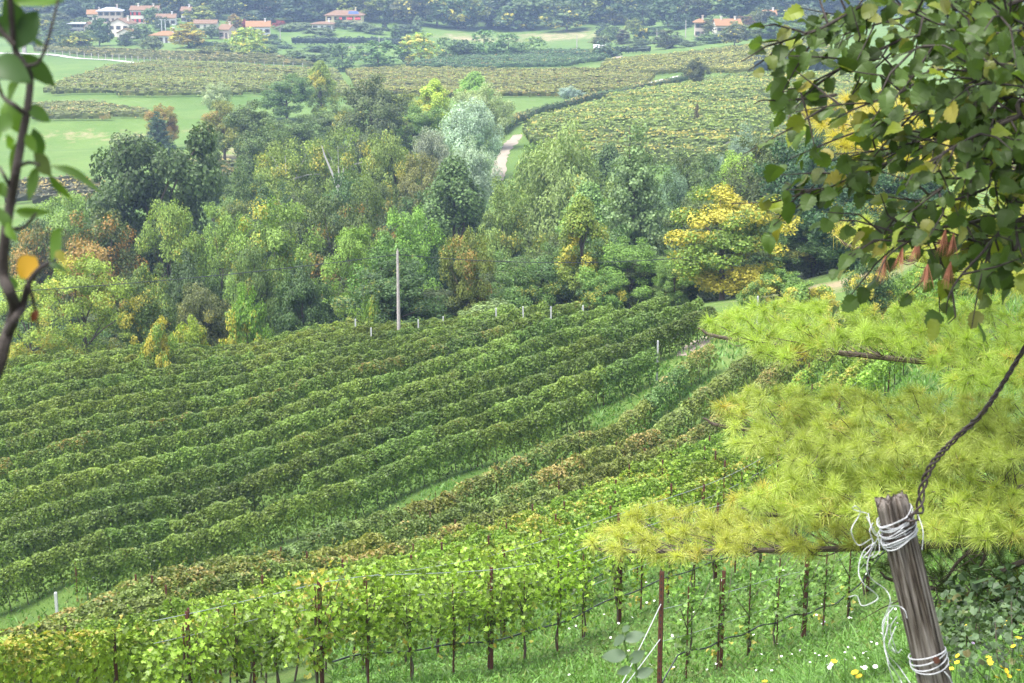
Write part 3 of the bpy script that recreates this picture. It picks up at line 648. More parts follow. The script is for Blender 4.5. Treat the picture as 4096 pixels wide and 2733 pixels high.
def tree(kind, x, ytop, wpx, Y, col, aut=0.0, label='', group=None, wx=None, name='tree', hmin=2.0, pick=None, cat='tree'):
    """x, ytop, width in the 2350 pixel picture; Y forward distance"""
    px, py, wp = x * Q, ytop * Q, wpx * Q
    u, d = ray(px, py); X = u * Y; z0 = h1(X, Y); zt = CAMZ - d * Y
    H = max(hmin, zt - z0); Wm = max(1.0, wp / F * Y)
    ps = PR[kind]; p = ps[pick % len(ps) if pick is not None else TR.integers(len(ps))]
    nm = name if name != 'tree' else {'bush': 'bush', 'conifer': 'conifer', 'cypress': 'cypress', 'poplar': 'poplar_tree', 'willow': 'willow_tree', 'robinia': 'locust_tree', 'oak': 'oak_tree', 'birch': 'birch_tree'}.get(kind, 'broadleaf_tree')
    root = thing(nm, (X, Y, z0), label, 'bush' if kind == 'bush' else cat, group, TR.uniform(0, 6.28))
    for part in ('trunk', 'crown'):
        o = obj(part, p[part], root); o.scale = (Wm / p['W'] * 1.12, Wm / p['W'] * 1.12, H / p['H']); o.color = (col[0] * (2.2 if kind == 'robinia' else 1.65), col[1] * 1.8, col[2] * (1.7 if kind == 'willow' else 1.15 if kind == 'conifer' else 1.0), max(0, aut - .05))
    return root
# colours
DK, MD, LT, OL, YG, SV, GY = (.028, .056, .026), (.045, .088, .030), (.085, .155, .045), (.095, .10, .032), (.15, .19, .035), (.17, .20, .13), (.085, .088, .06)
TREES = [
 # behind the wood, on the meadow
 ('willow', 495, 190, 58, 400, (.20, .22, .12), 0, 'small pale silvery willow on the meadow beyond the wood'),
 ('orange', 510, 233, 105, 325, (.10, .10, .03), .36, 'round orange-flushed tree at the top of the dry bank'),
 ('broad', 578, 233, 130, 300, (.055, .075, .032), .1, 'dark round tree right of the orange-flushed one'),
 ('broad', 655, 172, 105, 385, (.06, .095, .045), .1, 'muted green tree in front of the olive vine field'),
 ('poplar', 735, 140, 62, 390, (.12, .15, .05), .3, 'thin yellowish poplar with a bare trunk before the olive field'),
 ('broad', 855, 175, 150, 300, (.055, .068, .038), .12, 'big grey-brown tree standing above the wood'),
 ('broad', 950, 240, 110, 310, (.085, .13, .05), .15, 'soft green tree next to the grey-brown one'),
 ('poplar', 1000, 183, 75, 330, (.20, .24, .05), .3, 'bright yellow-green poplar top before the tawny field'),
 ('poplar', 1090, 165, 75, 370, (.13, .20, .07), .05, 'pale green poplar behind the silver willows'),
 ('willow', 1105, 193, 115, 310, (.17, .19, .09), 0, 'pale olive willow behind the silver one'),
 ('willow', 1072, 228, 120, 280, (.21, .25, .19), 0, 'silver-grey willow at the bend of the dirt track'),
 ('willow', 1085, 318, 105, 255, (.17, .20, .14), 0, 'dull silver willow below the silver-grey one'),
 ('willow', 990, 295, 85, 262, (.15, .155, .11), 0, 'greyish brown willow left of the silver ones'),
 ('willow', 1306, 198, 42, 425, (.17, .20, .18), 0, 'silver-blue tree on the meadow by the track'),
 ('willow', 1338, 215, 40, 427, (.15, .18, .16), 0, 'low silver-blue shrub beside the silver-blue meadow tree'),
 ('conifer', 360, 258, 62, 330, (.030, .052, .040), 0, 'small dark blue conifer on the meadow edge'),
 ('orange', 372, 240, 60, 345, (.12, .10, .035), .6, 'thin orange tree behind the dark blue conifer'),
 ('broad', 1600, 133, 46, 440, (.050, .055, .035), .1, 'dark lone tree beside the white gravel road'),
 ('cypress', 1600, 237, 12, 330, (.075, .055, .03), 0, 'slim brown cypress among the terraced vines'),
 ('cypress', 1813, 258, 14, 300, (.075, .055, .03), 0, 'slim brown cypress by the yellow pine needles'),
 ('bush', 1396, 262, 14, 350, (.05, .08, .03), 0, 'tiny dark bush among the terraced vines'),
 ('broad', 600, 290, 120, 270, (.055, .078, .034), .1, 'dark green tree at the foot of the dry bank'),
 ('broad', 690, 262, 100, 320, (.06, .085, .04), .1, 'dull green tree below the muted green one'),
 ('broad', 770, 240, 110, 335, (.075, .10, .045), .1, 'soft olive tree on the meadow slope'),
 ('robinia', 930, 215, 90, 340, (.10, .14, .05), .1, 'light green tree right behind the grey-brown one'),
 ('broad', 480, 320, 70, 260, (.05, .072, .03), .1, 'small dark tree on the dry bank'),
 ('broad', 720, 330, 110, 262, (.06, .082, .035), .2, 'dull tree between the birch and the olive tree'),
 ('broad', 850, 290, 100, 270, (.05, .065, .036), .1, 'grey-green tree under the grey-brown one'),
 ('robinia', 960, 350, 110, 225, (.075, .095, .045), .1, 'grey-green tree in front of the grey willow'),
 ('broad', 1240, 330, 70, 240, (.05, .075, .035), .05, 'dark small tree beside the dirt track'),
 ('poplar', 1400, 330, 90, 225, (.06, .09, .05), .05, 'dark poplar behind the conifer'),
 ('broad', 1500, 400, 120, 180, (.055, .085, .045), .05, 'green tree at the conifer foot'),
 ('broad', 1640, 400, 110, 170, (.065, .10, .045), .05, 'green tree behind the bright yellow one'),
 # middle of the wood
 ('oak', 345, 300, 250, 178, (.040, .060, .030), 0, 'huge dark oak towering over the left of the wood'),
 ('birch', 650, 320, 150, 245, (.115, .140, .045), .17, 'yellowing birch with pale stems'),
 ('birch', 772, 292, 128, 245, (.100, .128, .042), .17, 'olive-yellow tree with a forked white dead stem'),
 ('broad', 905, 303, 122, 236, (.098, .122, .042), .14, 'olive-yellow round tree beside the grey willow'),
 ('broad', 560, 380, 110, 225, (.055, .08, .032), .2, 'dull green tree left of the yellowing birch'),
 ('broad', 700, 430, 120, 205, (.075, .098, .034), .2, 'brownish olive tree below the birch'),
 ('orange', 840, 408, 120, 190, (.070, .093, .032), .30, 'olive tree with an orange crown top behind the locusts'),
 ('poplar', 1040, 365, 160, 188, (.055, .085, .040), .05, 'dark green poplar group in the middle of the wood'),
 ('willow', 1290, 285, 200, 192, (.130, .160, .050), .15, 'tall pale yellow-green feathery tree right of the dirt track'),
 ('poplar', 1215, 335, 90, 200, (.085, .125, .05), .1, 'green poplar left of the tall pale one'),
 ('broad', 1160, 418, 125, 180, (.10, .13, .05), .15, 'light olive tree under the poplars'),
 ('poplar', 1350, 420, 130, 176, (.11, .165, .08), .05, 'whitish green poplar next to the blue-green conifer'),
 ('conifer', 1462, 295, 180, 162, (.095, .130, .075), 0, 'blue-green cone-shaped conifer with dense needles'),
 ('broad', 1600, 340, 130, 200, (.062, .085, .045), .1, 'grey-green tree right of the conifer'),
 ('willow', 1720, 290, 110, 230, (.10, .13, .09), 0, 'soft grey-green willow below the terraced vines'),
 ('robinia', 1705, 350, 115, 182, (.11, .20, .045), .1, 'bright green locust above the yellow tree'),
 ('poplar', 1785, 330, 90, 190, (.12, .175, .09), .15, 'pale green poplar by the dark trees'),
 ('willow', 1550, 390, 90, 190, (.10, .14, .085), 0, 'grey-green willow behind the conifer'),
 ('broad', 1880, 305, 190, 138, (.022, .048, .026), .05, 'blackish green tree behind the hazel twigs'),
 ('broad', 1960, 380, 180, 128, (.024, .052, .027), .18, 'blackish green tree with a few yellow leaves'),
 ('broad', 2080, 330, 200, 134, (.024, .050, .026), .05, 'blackish green tree hidden behind the pine'),
 # front of the wood
 ('robinia', 150, 440, 150, 190, (.085, .16, .055), .05, 'fresh green locust left of the oak'),
 ('orange', 225, 485, 180, 168, (.055, .068, .026), .72, 'orange autumn tree in front of the oak'),
 ('orange', 90, 515, 130, 175, (.06, .065, .027), .45, 'orange tree behind the blurred twig'),
 ('robinia', 385, 460, 135, 158, (.085, .15, .045), .30, 'green locust with a yellow patch below the oak'),
 ('robinia', 500, 470, 120, 160, (.080, .15, .048), .15, 'green locust between the oak and the broad locust'),
 ('robinia', 630, 462, 190, 150, (.080, .15, .045), .28, 'broad green locust with yellow tufts on its left'),
 ('broad', 600, 560, 100, 138, (.070, .098, .042), .1, 'grey-green tree in front of the broad locust'),
 ('orange', 770, 455, 150, 166, (.045, .060, .026), .30, 'dark tree with an orange-brown top'),
 ('robinia', 940, 478, 150, 150, (.075, .165, .042), .05, 'bright green locust behind the power pole'),
 ('robinia', 812, 520, 115, 138, (.085, .165, .048), .08, 'light green locust left of the power pole'),
 ('broad', 905, 528, 150, 129, (.060, .105, .035), .12, 'green tree right behind the power pole'),
 ('broad', 1000, 570, 120, 150, (.026, .050, .026), 0, 'shady dark tree between the pole and the rusty one'),
 ('orange', 1075, 530, 100, 130, (.085, .095, .028), .30, 'rusty yellow tree draped in climbers'),
 ('broad', 1180, 585, 140, 134, (.065, .105, .04), .12, 'rough green tree right of the rusty one'),
 ('broad', 1265, 560, 120, 142, (.065, .10, .045), .15, 'mixed green tree behind the vineyard end posts'),
 ('poplar', 1335, 452, 105, 138, (.10, .125, .03), .35, 'golden green upright tree below the conifer'),
 ('robinia', 1450, 550, 160, 133, (.060, .13, .035), .05, 'deep green locust under the conifer'),
 ('broad', 1390, 620, 90, 128, (.065, .11, .035), .2, 'low green tree at the vineyard back edge'),
 ('broad', 1665, 438, 225, 123, (.085, .120, .030), .60, 'big tree half turned bright yellow at the vineyard corner'),
 ('robinia', 1550, 575, 90, 128, (.055, .115, .033), .1, 'green locust left of the bright yellow tree'),
 ('robinia', 190, 590, 190, 127, (.105, .175, .045), .35, 'yellow-green locust at the left back of the vineyard'),
 ('robinia', 60, 640, 150, 122, (.105, .175, .045), .25, 'light locust behind the stem of the blurred twig'),
 ('broad', 330, 610, 120, 128, (.060, .085, .03), .30, 'small dark tree with yellowish tips'),
 ('broad', 430, 575, 120, 133, (.042, .062, .038), 0, 'dark grey-green tree in shade'),
 ('broad', 470, 650, 110, 126, (.070, .075, .045), .1, 'greyish shrubby tree behind the back vines'),
 ('bush', 563, 658, 100, 124, (.095, .155, .035), .25, 'yellow-green bushy tree at the vineyard back'),
 ('broad', 690, 600, 120, 131, (.040, .065, .030), .05, 'dark shrubby tree behind the back vines'),
 ('bush', 430, 728, 80, 118, (.14, .17, .03), .35, 'low yellow-green bush at the back vines'),
 ('bush', 362, 732, 80, 107, (.09, .13, .035), .60, 'small yellow-topped tree among the back vine rows'),
 ('bush', 860, 650, 60, 122, (.10, .15, .04), .35, 'small yellowish leafy bush by the power pole'),
 ('bush', 1140, 695, 200, 121, (.11, .14, .08), 0, 'grey bramble bank behind the white posts'),
 ('bush', 1790, 625, 110, 116, (.075, .12, .04), .3, 'shrub below the dark trees'),
 ('bush', 1730, 655, 60, 110, (.09, .13, .05), .4, 'yellowing shrub at the end of the vineyard'),
 ('bush', 1860, 645, 130, 104, (.09, .14, .045), .45, 'yellow-green shrub on the dry hillside'),
 ('broad', 2010, 575, 110, 88, (.040, .070, .035), .35, 'dark leafy shrub with yellow leaves on the hillside'),
 ('bush', 2130, 605, 80, 84, (.09, .15, .04), .35, 'light green shrub behind the brown needle tufts'),
 ('bush', 2270, 580, 190, 62, (.055, .10, .035), .15, 'green thicket behind the pine'),
]
for i, t in enumerate(TREES):
    tree(*t[:7], label=t[7], pick=i)
# dim undergrowth that closes the wood
UG = 'dark undergrowth tree inside the wood, mostly hidden'
for i in range(75):
    x = -60 + 2150 * (i + .5) / 75 + TR.normal(0, 15); lay = i % 3; Y = (136, 160, 215)[lay] + TR.normal(0, 5)
    if x > 1720: Y = min(Y, 150)
    if x < 560: Y = min(Y, 205)
    if 1080 < x < 1290 and lay == 2: Y = 190
    u = ray(x * Q, 200)[0]; z = h1(u * Y, Y) + (TR.uniform(5, 8.5), TR.uniform(8, 12), TR.uniform(10, 15))[lay]; yt = 0
    py = 341.5 + F * math.tan(math.atan((CAMZ - z) / Y) - TH)
    k = TR.uniform(.8, 1.25); tree('broad' if i % 2 else 'robinia', x, py / Q, 130 * 150 / Y * TR.uniform(.9, 1.3), Y, (.040 * k, .068 * k, .032 * k), .1, UG, 'undergrowth trees of the wood')
# forked dead stem of the olive-yellow tree
mb = MB(); b = pix(338, 190, 236)
add_tube(mb, [b + Vector((0, 0, -4)), b, b + Vector((-.6, 0, 2)), b + Vector((-1.8, 0, 5)), b + Vector((-2.2, 0, 6.5))], [.22, .2, .17, .12, .05], 6)
add_tube(mb, [b + Vector((0, 0, .2)), b + Vector((.2, 0, 2.4)), b + Vector((.1, 0, 3.6))], [.14, .11, .05], 6); add_tube(mb, [b + Vector((0, 0, .1)), b + Vector((.7, 0, 1.8)), b + Vector((.9, 0, 3.2))], [.13, .1, .05], 6)
tag(mb.build('dead_stem', M_BARKW), 'white forked dead stem in front of the olive-yellow tree', 'dead tree')

# ------------------------------------------------------------------ far trees of village and hill
FP = {k: [tree_proto(k, 100 + s, 1700, .85, 14.0, one=True) for s in range(2)] for k in ('broad', 'robinia', 'poplar', 'willow')}
FP['conifer'] = [tree_proto('conifer', 120, 1500, .8, 14.0, one=True)]; FP['cypress'] = [tree_proto('cypress', 121, 900, .7, 14.0, one=True)]; FP['bush'] = [tree_proto('bush', 122, 800, .6, 6.0, one=True)]
def ftree(kind, px, ptop, wpx, Y, col, aut, label, group=None, Hmin=2.5, H=None):
    u, d = ray(px, ptop); X = u * Y; z0 = h1(X, Y); H = H or max(Hmin, CAMZ - d * Y - z0); W = wpx / F * Y
    p = FP[kind][TR.integers(len(FP[kind]))]
    o = obj({'bush': 'bush', 'conifer': 'conifer', 'cypress': 'cypress', 'robinia': 'locust_tree', 'poplar': 'poplar_tree', 'willow': 'willow_tree'}.get(kind, 'broadleaf_tree'), p['tree']); o.location = (X, Y, z0 - .3); o.rotation_euler = (0, 0, TR.uniform(0, 6.28))
    o.scale = (W / p['W'] * 1.2, W / p['W'] * 1.2, H / p['H'] * 1.06); o.color = (col[0] * 1.6, col[1] * 1.6, col[2] * 1.0, max(0, aut - .05))
    return tag(o, label, 'bush' if kind == 'bush' else 'tree', group)
Z1 = lambda x: x / 6.714
FT = [ # px, top, width, Y, colour
 ('broad', 98, 17, 22, 700, DK, 0, 'dark round tree before the grey-roofed house'), ('broad', 125, 33, 12, 690, (.03, .05, .03), 0, 'small dark orchard tree on the bright lawn'),
 ('broad', 187, 23, 28, 660, (.13, .10, .025), .5, 'tall olive-brown tree beside the white bungalow'), ('broad', 152, 36, 18, 640, (.07, .09, .05), .1, 'grey-green tree before the white bungalow'),
 ('broad', 211, 25, 17, 700, (.06, .085, .06), 0, 'grey-green tree right of the olive-brown one'), ('robinia', 243, 28, 26, 640, (.16, .22, .05), .3, 'bright yellow-green tree below the red shrub'),
 ('robinia', 255, 30, 26, 660, (.15, .20, .05), .45, 'yellow tree behind the bright yellow-green one'), ('robinia', 250, 40, 24, 610, (.15, .20, .05), .35, 'low yellow-green tree with an orange tuft'),
 ('broad', 243, 19, 10, 780, (.13, .02, .03), 0, 'dark red tree by the orange-roofed house'), ('broad', 279, 20, 13, 800, (.16, .035, .04), 0, 'crimson tree beside the wooden pole'),
 ('conifer', 249, -12, 18, 860, (.02, .035, .03), 0, 'tall dark conifer by the peach houses'), ('broad', 200, 6, 24, 800, (.11, .13, .03), .3, 'olive tree behind the village'),
 ('broad', 80, 31, 26, 640, (.075, .10, .035), .25, 'olive green tree at the head of the fenced vines'), ('broad', 60, 20, 20, 740, (.045, .07, .035), 0, 'green tree left of the terrace house'), ('broad', 45, 14, 24, 760, (.06, .08, .035), .2, 'mixed tree at the village edge'),
 ('broad', 34, 30, 16, 680, (.07, .08, .055), 0, 'grey tree behind the gate pillar'), ('broad', 160, 16, 14, 760, (.035, .055, .03), 0, 'dark tree between the white houses'), ('broad', 140, 24, 22, 720, (.05, .075, .04), .1, 'green garden tree below the long white house'),
 ('poplar', 234, 14, 12, 770, (.13, .09, .03), .3, 'brownish slim tree before the dark conifer'), ('willow', 300, 22, 26, 800, (.10, .13, .09), 0, 'grey-green olive tree left of the yellow villa'), ('willow', 288, 24, 20, 790, (.10, .13, .09), 0, 'grey-green olive tree by the crimson tree'),
 ('willow', 320, 27, 26, 760, (.09, .12, .085), 0, 'grey-green olive tree below the yellow villa'), ('broad', 338, 17, 8, 800, (.07, .10, .06), 0, 'small tree before the villa wall'), ('broad', 348, 21, 16, 790, (.03, .05, .03), 0, 'dark bush tree at the villa corner'),
 ('cypress', 385, 9, 6, 790, (.018, .036, .026), 0, 'tall dark cypress right of the villa'), ('willow', 362, 22, 22, 780, (.085, .115, .085), 0, 'silvery olive tree right of the villa'), ('willow', 374, 26, 18, 770, (.08, .11, .08), 0, 'olive tree under the cypress'),
 ('cypress', 395, 25, 9, 740, (.06, .10, .04), 0, 'light green garden conifer'), ('poplar', 417, 16, 8, 800, (.10, .14, .11), 0, 'silver poplar by the garden'), ('willow', 405, 24, 22, 790, (.07, .10, .08), 0, 'hazy olive tree below the hill wood'),
 ('robinia', 378, 41, 40, 590, (.065, .12, .05), .05, 'broad green tree in front of the villa gardens'), ('robinia', 342, 45, 26, 560, (.06, .10, .055), 0, 'green tree left of the broad green one'), ('robinia', 421, 34, 30, 600, (.14, .21, .04), .5, 'yellow-green tree before the deep green field'),
 ('broad', 404, 46, 14, 610, (.025, .045, .03), 0, 'dark small tree behind the yellow-green one'), ('robinia', 446, 38, 22, 615, (.075, .12, .06), .05, 'green tree right of the yellow-green one'), ('broad', 462, 40, 22, 620, (.03, .052, .035), 0, 'dark tree at the field edge'),
 ('robinia', 484, 31, 28, 625, (.07, .13, .06), .05, 'tall green tree beyond the deep green field'), ('robinia', 508, 34, 28, 630, (.08, .135, .07), 0, 'hazy green tree below the brown bank'), ('robinia', 533, 37, 22, 640, (.10, .16, .07), .1, 'pale green tree below the brown bank'),
 ('broad', 295, 50, 22, 600, (.06, .09, .05), .1, 'hazy bush tree behind the fenced rows'), ('broad', 318, 53, 24, 585, (.06, .09, .055), 0, 'soft green bush tree behind the fenced rows'), ('broad', 268, 45, 18, 620, (.065, .095, .05), 0, 'bush tree below the yellow one'), ('broad', 222, 42, 22, 620, (.075, .095, .04), .2, 'olive bush behind the fenced rows'),
 ('broad', 205, 46, 16, 610, (.08, .09, .04), .25, 'brownish bush behind the fenced rows'),
 ('cypress', 623, 30, 14, 700, (.05, .045, .03), 0, 'brown-green dense conifer at the field corner'), ('broad', 608, 22, 22, 760, (.03, .05, .035), 0, 'dark tree above the brown conifer'), ('broad', 640, 38, 24, 680, (.06, .085, .055), 0, 'grey-green tree right of the brown conifer'),
 ('broad', 615, 8, 20, 830, (.10, .10, .05), .3, 'tawny tree on the slope'), ('cypress', 678, 14, 8, 760, (.02, .035, .03), 0, 'dark cypress pair by the wooden pole'), ('broad', 668, 34, 26, 660, (.05, .075, .055), 0, 'hedge tree below the cypresses'),
 ('broad', 712, 33, 26, 640, (.04, .068, .04), 0, 'dark green tree below the right houses'), ('broad', 735, 28, 30, 660, (.055, .085, .035), .15, 'green tree before the orange roof'), ('broad', 760, 24, 34, 650, (.065, .085, .035), .2, 'olive tree right of the orange roof'),
 ('broad', 748, 15, 20, 720, (.08, .05, .045), 0, 'purple brown tree behind the orange roof'), ('broad', 781, 18, 34, 640, (.055, .095, .04), .05, 'green tree under the far orange roof'), ('broad', 690, 42, 20, 630, (.065, .09, .06), 0, 'grey bush tree below the tower house'), ('broad', 708, 19, 10, 690, (.08, .09, .05), .1, 'grey-green tree between the right houses'),
 ('bush', 579, 47, 6, 640, (.04, .06, .03), 0, 'small dark bush beside the shed'), ('bush', 604, 57, 12, 600, (.035, .07, .03), 0, 'dark bush at the track end'), ('bush', 598, 58, 8, 600, (.035, .07, .03), 0, 'small bush beside the track end'),
 ('robinia', 778, 56, 18, 480, (.14, .20, .04), .4, 'yellow-green small tree by the dark hedge'), ('broad', 810, 45, 40, 520, (.05, .085, .045), .05, 'green tree behind the hazel leaves'), ('broad', 830, 58, 30, 470, (.06, .09, .05), .1, 'bush tree behind the hazel leaves'),
]
for t in FT: ftree(*t)
HL = 'hazy tree of the wooded hill above the village'
cols = [(.03, .055, .035), (.035, .062, .036), (.045, .075, .04), (.06, .09, .04), (.10, .12, .03), (.04, .065, .045), (.05, .06, .04), (.028, .05, .036)]
for i in range(265):
    lay = i % 5; n = 53; x = -40 + 1110 * ((i // 5) + .5) / n + TR.normal(0, 8); Y = (835, 880, 935, 1000, 1080)[lay] + TR.normal(0, 10)
    if lay == 0 and x > 620: Y -= 40
    k = TR.uniform(.8, 1.3); c = cols[TR.integers(len(cols))]
    ftree(('broad', 'broad', 'robinia', 'poplar', 'robinia', 'willow')[TR.integers(6)], x, 0, 30 * 900 / Y * TR.uniform(.9, 1.4), Y, tuple(v * k for v in c), TR.choice((0, .1, .35)), HL, 'trees of the wooded hill', H=TR.uniform(13, 22))
VT = 'garden tree among the village houses'
for i in range(70):
    x = TR.uniform(20, 430) if i < 45 else TR.uniform(600, 830); Y = TR.uniform(640, 830) if i < 45 else TR.uniform(600, 780)
    hh_ = TR.uniform(3.5, 8)
    if i < 45 and 70 < x < 370 and Y < 770: hh_ = TR.uniform(2, 3.2)
    k = TR.uniform(.8, 1.4); c = cols[TR.integers(len(cols))]
    ftree(('broad', 'broad', 'robinia', 'willow', 'bush')[TR.integers(5)], x, 0, 16 * 760 / Y * TR.uniform(.7, 1.4), Y, tuple(v * k for v in c), TR.choice((0, .1, .35)), VT, 'garden trees of the village', H=hh_)
# low hedges
def hedge(pts, Y0, H, wd, col, label):
    o = far_row([np.array(G(px, py, Y0)) for px, py in pts], col, 0, label, None, leaf=.6, dens=22, mat=M_TREE, H=H, wd=wd, rs=rs); o.name = 'hedge'; o['category'] = 'hedge'
hedge([(292, 44.5), (345, 44.5), (405, 47)], 400, 3.2, 1.6, (.025, .05, .03), 'long dark hedge along the village lane')
hedge([(756, 75.5), (800, 74), (840, 76)], 300, 5.0, 2.0, (.025, .045, .035), 'dark clipped hedge above the terraced vines')
hedge([(600, 54), (650, 52.5)], 400, 2.5, 1.5, (.03, .055, .03), 'dark hedge beside the white shed roof')

# ------------------------------------------------------------------ village houses
M_TILE = plain('roof_tiles', (.16, .095, .055), scale=1.5, var=.25); M_TILEO = plain('orange_roof_tiles', (.22, .115, .050), scale=1.5, var=.2)
M_GREYROOF = plain('grey_roof', (.30, .31, .36), scale=1.0, var=.15); M_GLASS = plain('window_glass', (.04, .045, .05), rough=.15, spec=.6)
M_SHUT = plain('dark_shutter', (.10, .08, .07)); M_RED = plain('red_shutter', (.45, .06, .06)); M_SOLAR = plain('solar_panel', (.03, .06, .16), rough=.2, spec=.7)
def wallmat(n, c): return plain('plaster_' + n, c, scale=.5, var=.08)
W_WHITE, W_CREAM, W_PINK, W_YEL, W_GREY = wallmat('white', (.62, .60, .58)), wallmat('cream', (.58, .53, .45)), wallmat('pink', (.50, .40, .34)), wallmat('yellow', (.58, .52, .30)), wallmat('grey', (.33, .32, .31))
def house(px, pybase, wpx, eave, ridge, depth, yaw, wall, roof, rtype, cols, rows, label, Y0=400, shutter=M_SHUT, chim=1, name='house', Y=None, wset=None, dep_win=True):
    if Y is None: X, Yg = G(px, pybase, Y0)
    else: X, Yg = ray(px, pybase)[0] * Y, Y
    W = wpx / F * Yg; z0 = h1(X, Yg) - .5; z0 = min(z0, CAMZ - ray(px, pybase)[1] * Yg)
    t = thing(name, (X, Yg, z0), label, 'house', None, math.radians(yaw))
    mb = MB(); add_box(mb, (-W / 2, 0, -2), (W / 2, depth, eave))
    e = .5; rm = MB()
    if rtype == 'side':      # ridge along the front
        mb.add([(-W / 2, 0, eave), (-W / 2, depth, eave), (-W / 2, depth / 2, ridge), (W / 2, 0, eave), (W / 2, depth, eave), (W / 2, depth / 2, ridge)], [(0, 1, 2), (3, 5, 4)])
        k = (ridge - eave) / (depth / 2); a = W / 2 + e
        for sy in (0, 1):
            y0 = -e if sy == 0 else depth + e; V = [(-a, y0, eave - k * e + .1), (a, y0, eave - k * e + .1), (a, depth / 2, ridge + .1), (-a, depth / 2, ridge + .1)]
            V += [(x, y, z + .25) for x, y, z in V]; rm.add(V, [(0, 1, 2, 3), (4, 5, 6, 7), (0, 1, 5, 4), (1, 2, 6, 5), (3, 0, 4, 7)])
    elif rtype == 'front':
        mb.add([(-W / 2, 0, eave), (W / 2, 0, eave), (0, 0, ridge), (-W / 2, depth, eave), (W / 2, depth, eave), (0, depth, ridge)], [(0, 1, 2), (3, 5, 4)])
        k = (ridge - eave) / (W / 2)
        for sx in (-1, 1):
            V = [(sx * (W / 2 + e), -e, eave - k * e + .1), (0, -e, ridge + .1), (0, depth + e, ridge + .1), (sx * (W / 2 + e), depth + e, eave - k * e + .1)]
            V += [(x, y, z + .25) for x, y, z in V]; rm.add(V, [(0, 1, 2, 3), (4, 5, 6, 7), (0, 1, 5, 4), (0, 3, 7, 4), (2, 3, 7, 6)])
    else:                    # hip
        a, b = W / 2 + .9, .9; q = min(W, depth) * .42
        V = [(-a, -b, eave), (a, -b, eave), (a, depth + b, eave), (-a, depth + b, eave), (-a + q + .9, depth / 2, ridge), (a - q - .9, depth / 2, ridge), (-a, -b, eave - .25), (a, -b, eave - .25), (a, depth + b, eave - .25), (-a, depth + b, eave - .25)]
        rm.add(V, [(0, 1, 5, 4), (2, 3, 4, 5), (6, 7, 1, 0), (7, 8, 2, 1), (8, 9, 3, 2), (9, 6, 0, 3), (9, 8, 7, 6)]); rm.add(V, [(1, 2, 5), (3, 0, 4)])
    mb.build('wall', wall, t); ro = rm.build('roof', roof, t)
    for k in range(chim):
        cm = MB(); cx = W * (.3 - .55 * k); add_box(cm, (cx - .35, depth * .45 - .35, eave), (cx + .35, depth * .45 + .35, ridge + 1.2)); add_box(cm, (cx - .5, depth * .45 - .5, ridge + 1.2), (cx + .5, depth * .45 + .5, ridge + 1.4)); cm.build('chimney', wall, ro)
    fl = eave / max(1, rows)
    for rr in range(rows):
        for cc in range(cols):
            if wset and (rr, cc) not in wset: continue
            x = -W / 2 + W * (cc + .5) / cols; zc = fl * (rr + .52); ww, wh = 1.1, min(1.6, fl * .55)
            door = rr == 0 and cc == cols // 2; zb = .02 if door else zc - wh / 2
            wm = MB(); add_box(wm, (x - ww / 2, -.06, zb), (x + ww / 2, .02, zc + wh / 2)); wo_ = wm.build('door' if door else 'window', M_SHUT if door else M_GLASS, t)
            if not door:
                for sg_ in (-1, 1):
                    sm = MB(); xs = x + sg_ * (ww / 2 + .285); add_box(sm, (xs - .265, -.09, zb), (xs + .265, .01, zc + wh / 2)); sm.build('shutter', shutter, wo_)
    return t, W
house(144.5, 24, 27, 6.6, 8.3, 8, 0, W_CREAM, M_TILE, 'side', 6, 2, 'long cream house with brown tiled roof and red shutters', shutter=M_RED, chim=2, Y=790)
house(110, 22, 23, 5.8, 7.4, 9, 8, W_PINK, M_GREYROOF, 'hip', 4, 2, 'pinkish house with blue-grey roof', Y=800)
house(119, 39, 22, 6.6, 8.8, 9, -12, W_CREAM, M_TILE, 'front', 3, 2, 'cream house with a low gable below the pinkish one', Y=745)
house(125.5, 40, 16, 3.2, 5.0, 5, -12, W_CREAM, M_TILEO, 'front', 2, 1, 'small gabled cream annexe in front of the cream house', Y=735, chim=0)
house(163.5, 43.5, 25, 3.6, 5.2, 9, -6, W_WHITE, M_TILEO, 'hip', 4, 1, 'white bungalow with orange roof and dark windows', Y=690, wset={(0, 1), (0, 2), (0, 3)})
house(166, 24, 18, 3.8, 5.4, 7, 4, W_WHITE, M_TILE, 'side', 4, 1, 'low white house with reddish roof beside the long cream one', Y=780, chim=1)
house(186, 22, 9, 5.4, 7.0, 7, 0, W_WHITE, M_TILE, 'side', 2, 2, 'white house with brown roof behind the olive trees', Y=800)
house(95, 22, 14, 4.2, 6.0, 7, 10, W_CREAM, M_TILEO, 'side', 3, 1, 'orange-roofed house left of the blue-grey roof', Y=815)
house(88, 36, 7, 5.0, 7.0, 5, 0, W_PINK, M_TILEO, 'front', 1, 2, 'narrow pink house with orange gable', Y=740, chim=0)
house(77, 33, 15, 4.5, 4.9, 8, 0, W_GREY, M_GREYROOF, 'hip', 4, 2, 'grey terraced building with flat roof and big panes', Y=760, chim=0)
house(258.5, 35, 23, 4.0, 6.2, 8, 8, W_WHITE, M_TILEO, 'side', 4, 1, 'white house with broad orange roof by the crimson tree', Y=760)
house(260, 19, 14, 5.5, 7.8, 7, -15, W_PINK, M_TILE, 'front', 2, 2, 'peach gabled house beside the dark conifer', Y=850, chim=0)
house(265, 21, 9, 4.5, 6.0, 6, -15, W_PINK, M_TILE, 'front', 1, 1, 'small peach gabled house next to the larger peach one', Y=835, chim=0)
house(224, 40, 11, 4.3, 6.2, 7, -20, W_PINK, M_TILE, 'side', 2, 1, 'small pink house behind the grey-green tree', Y=700)
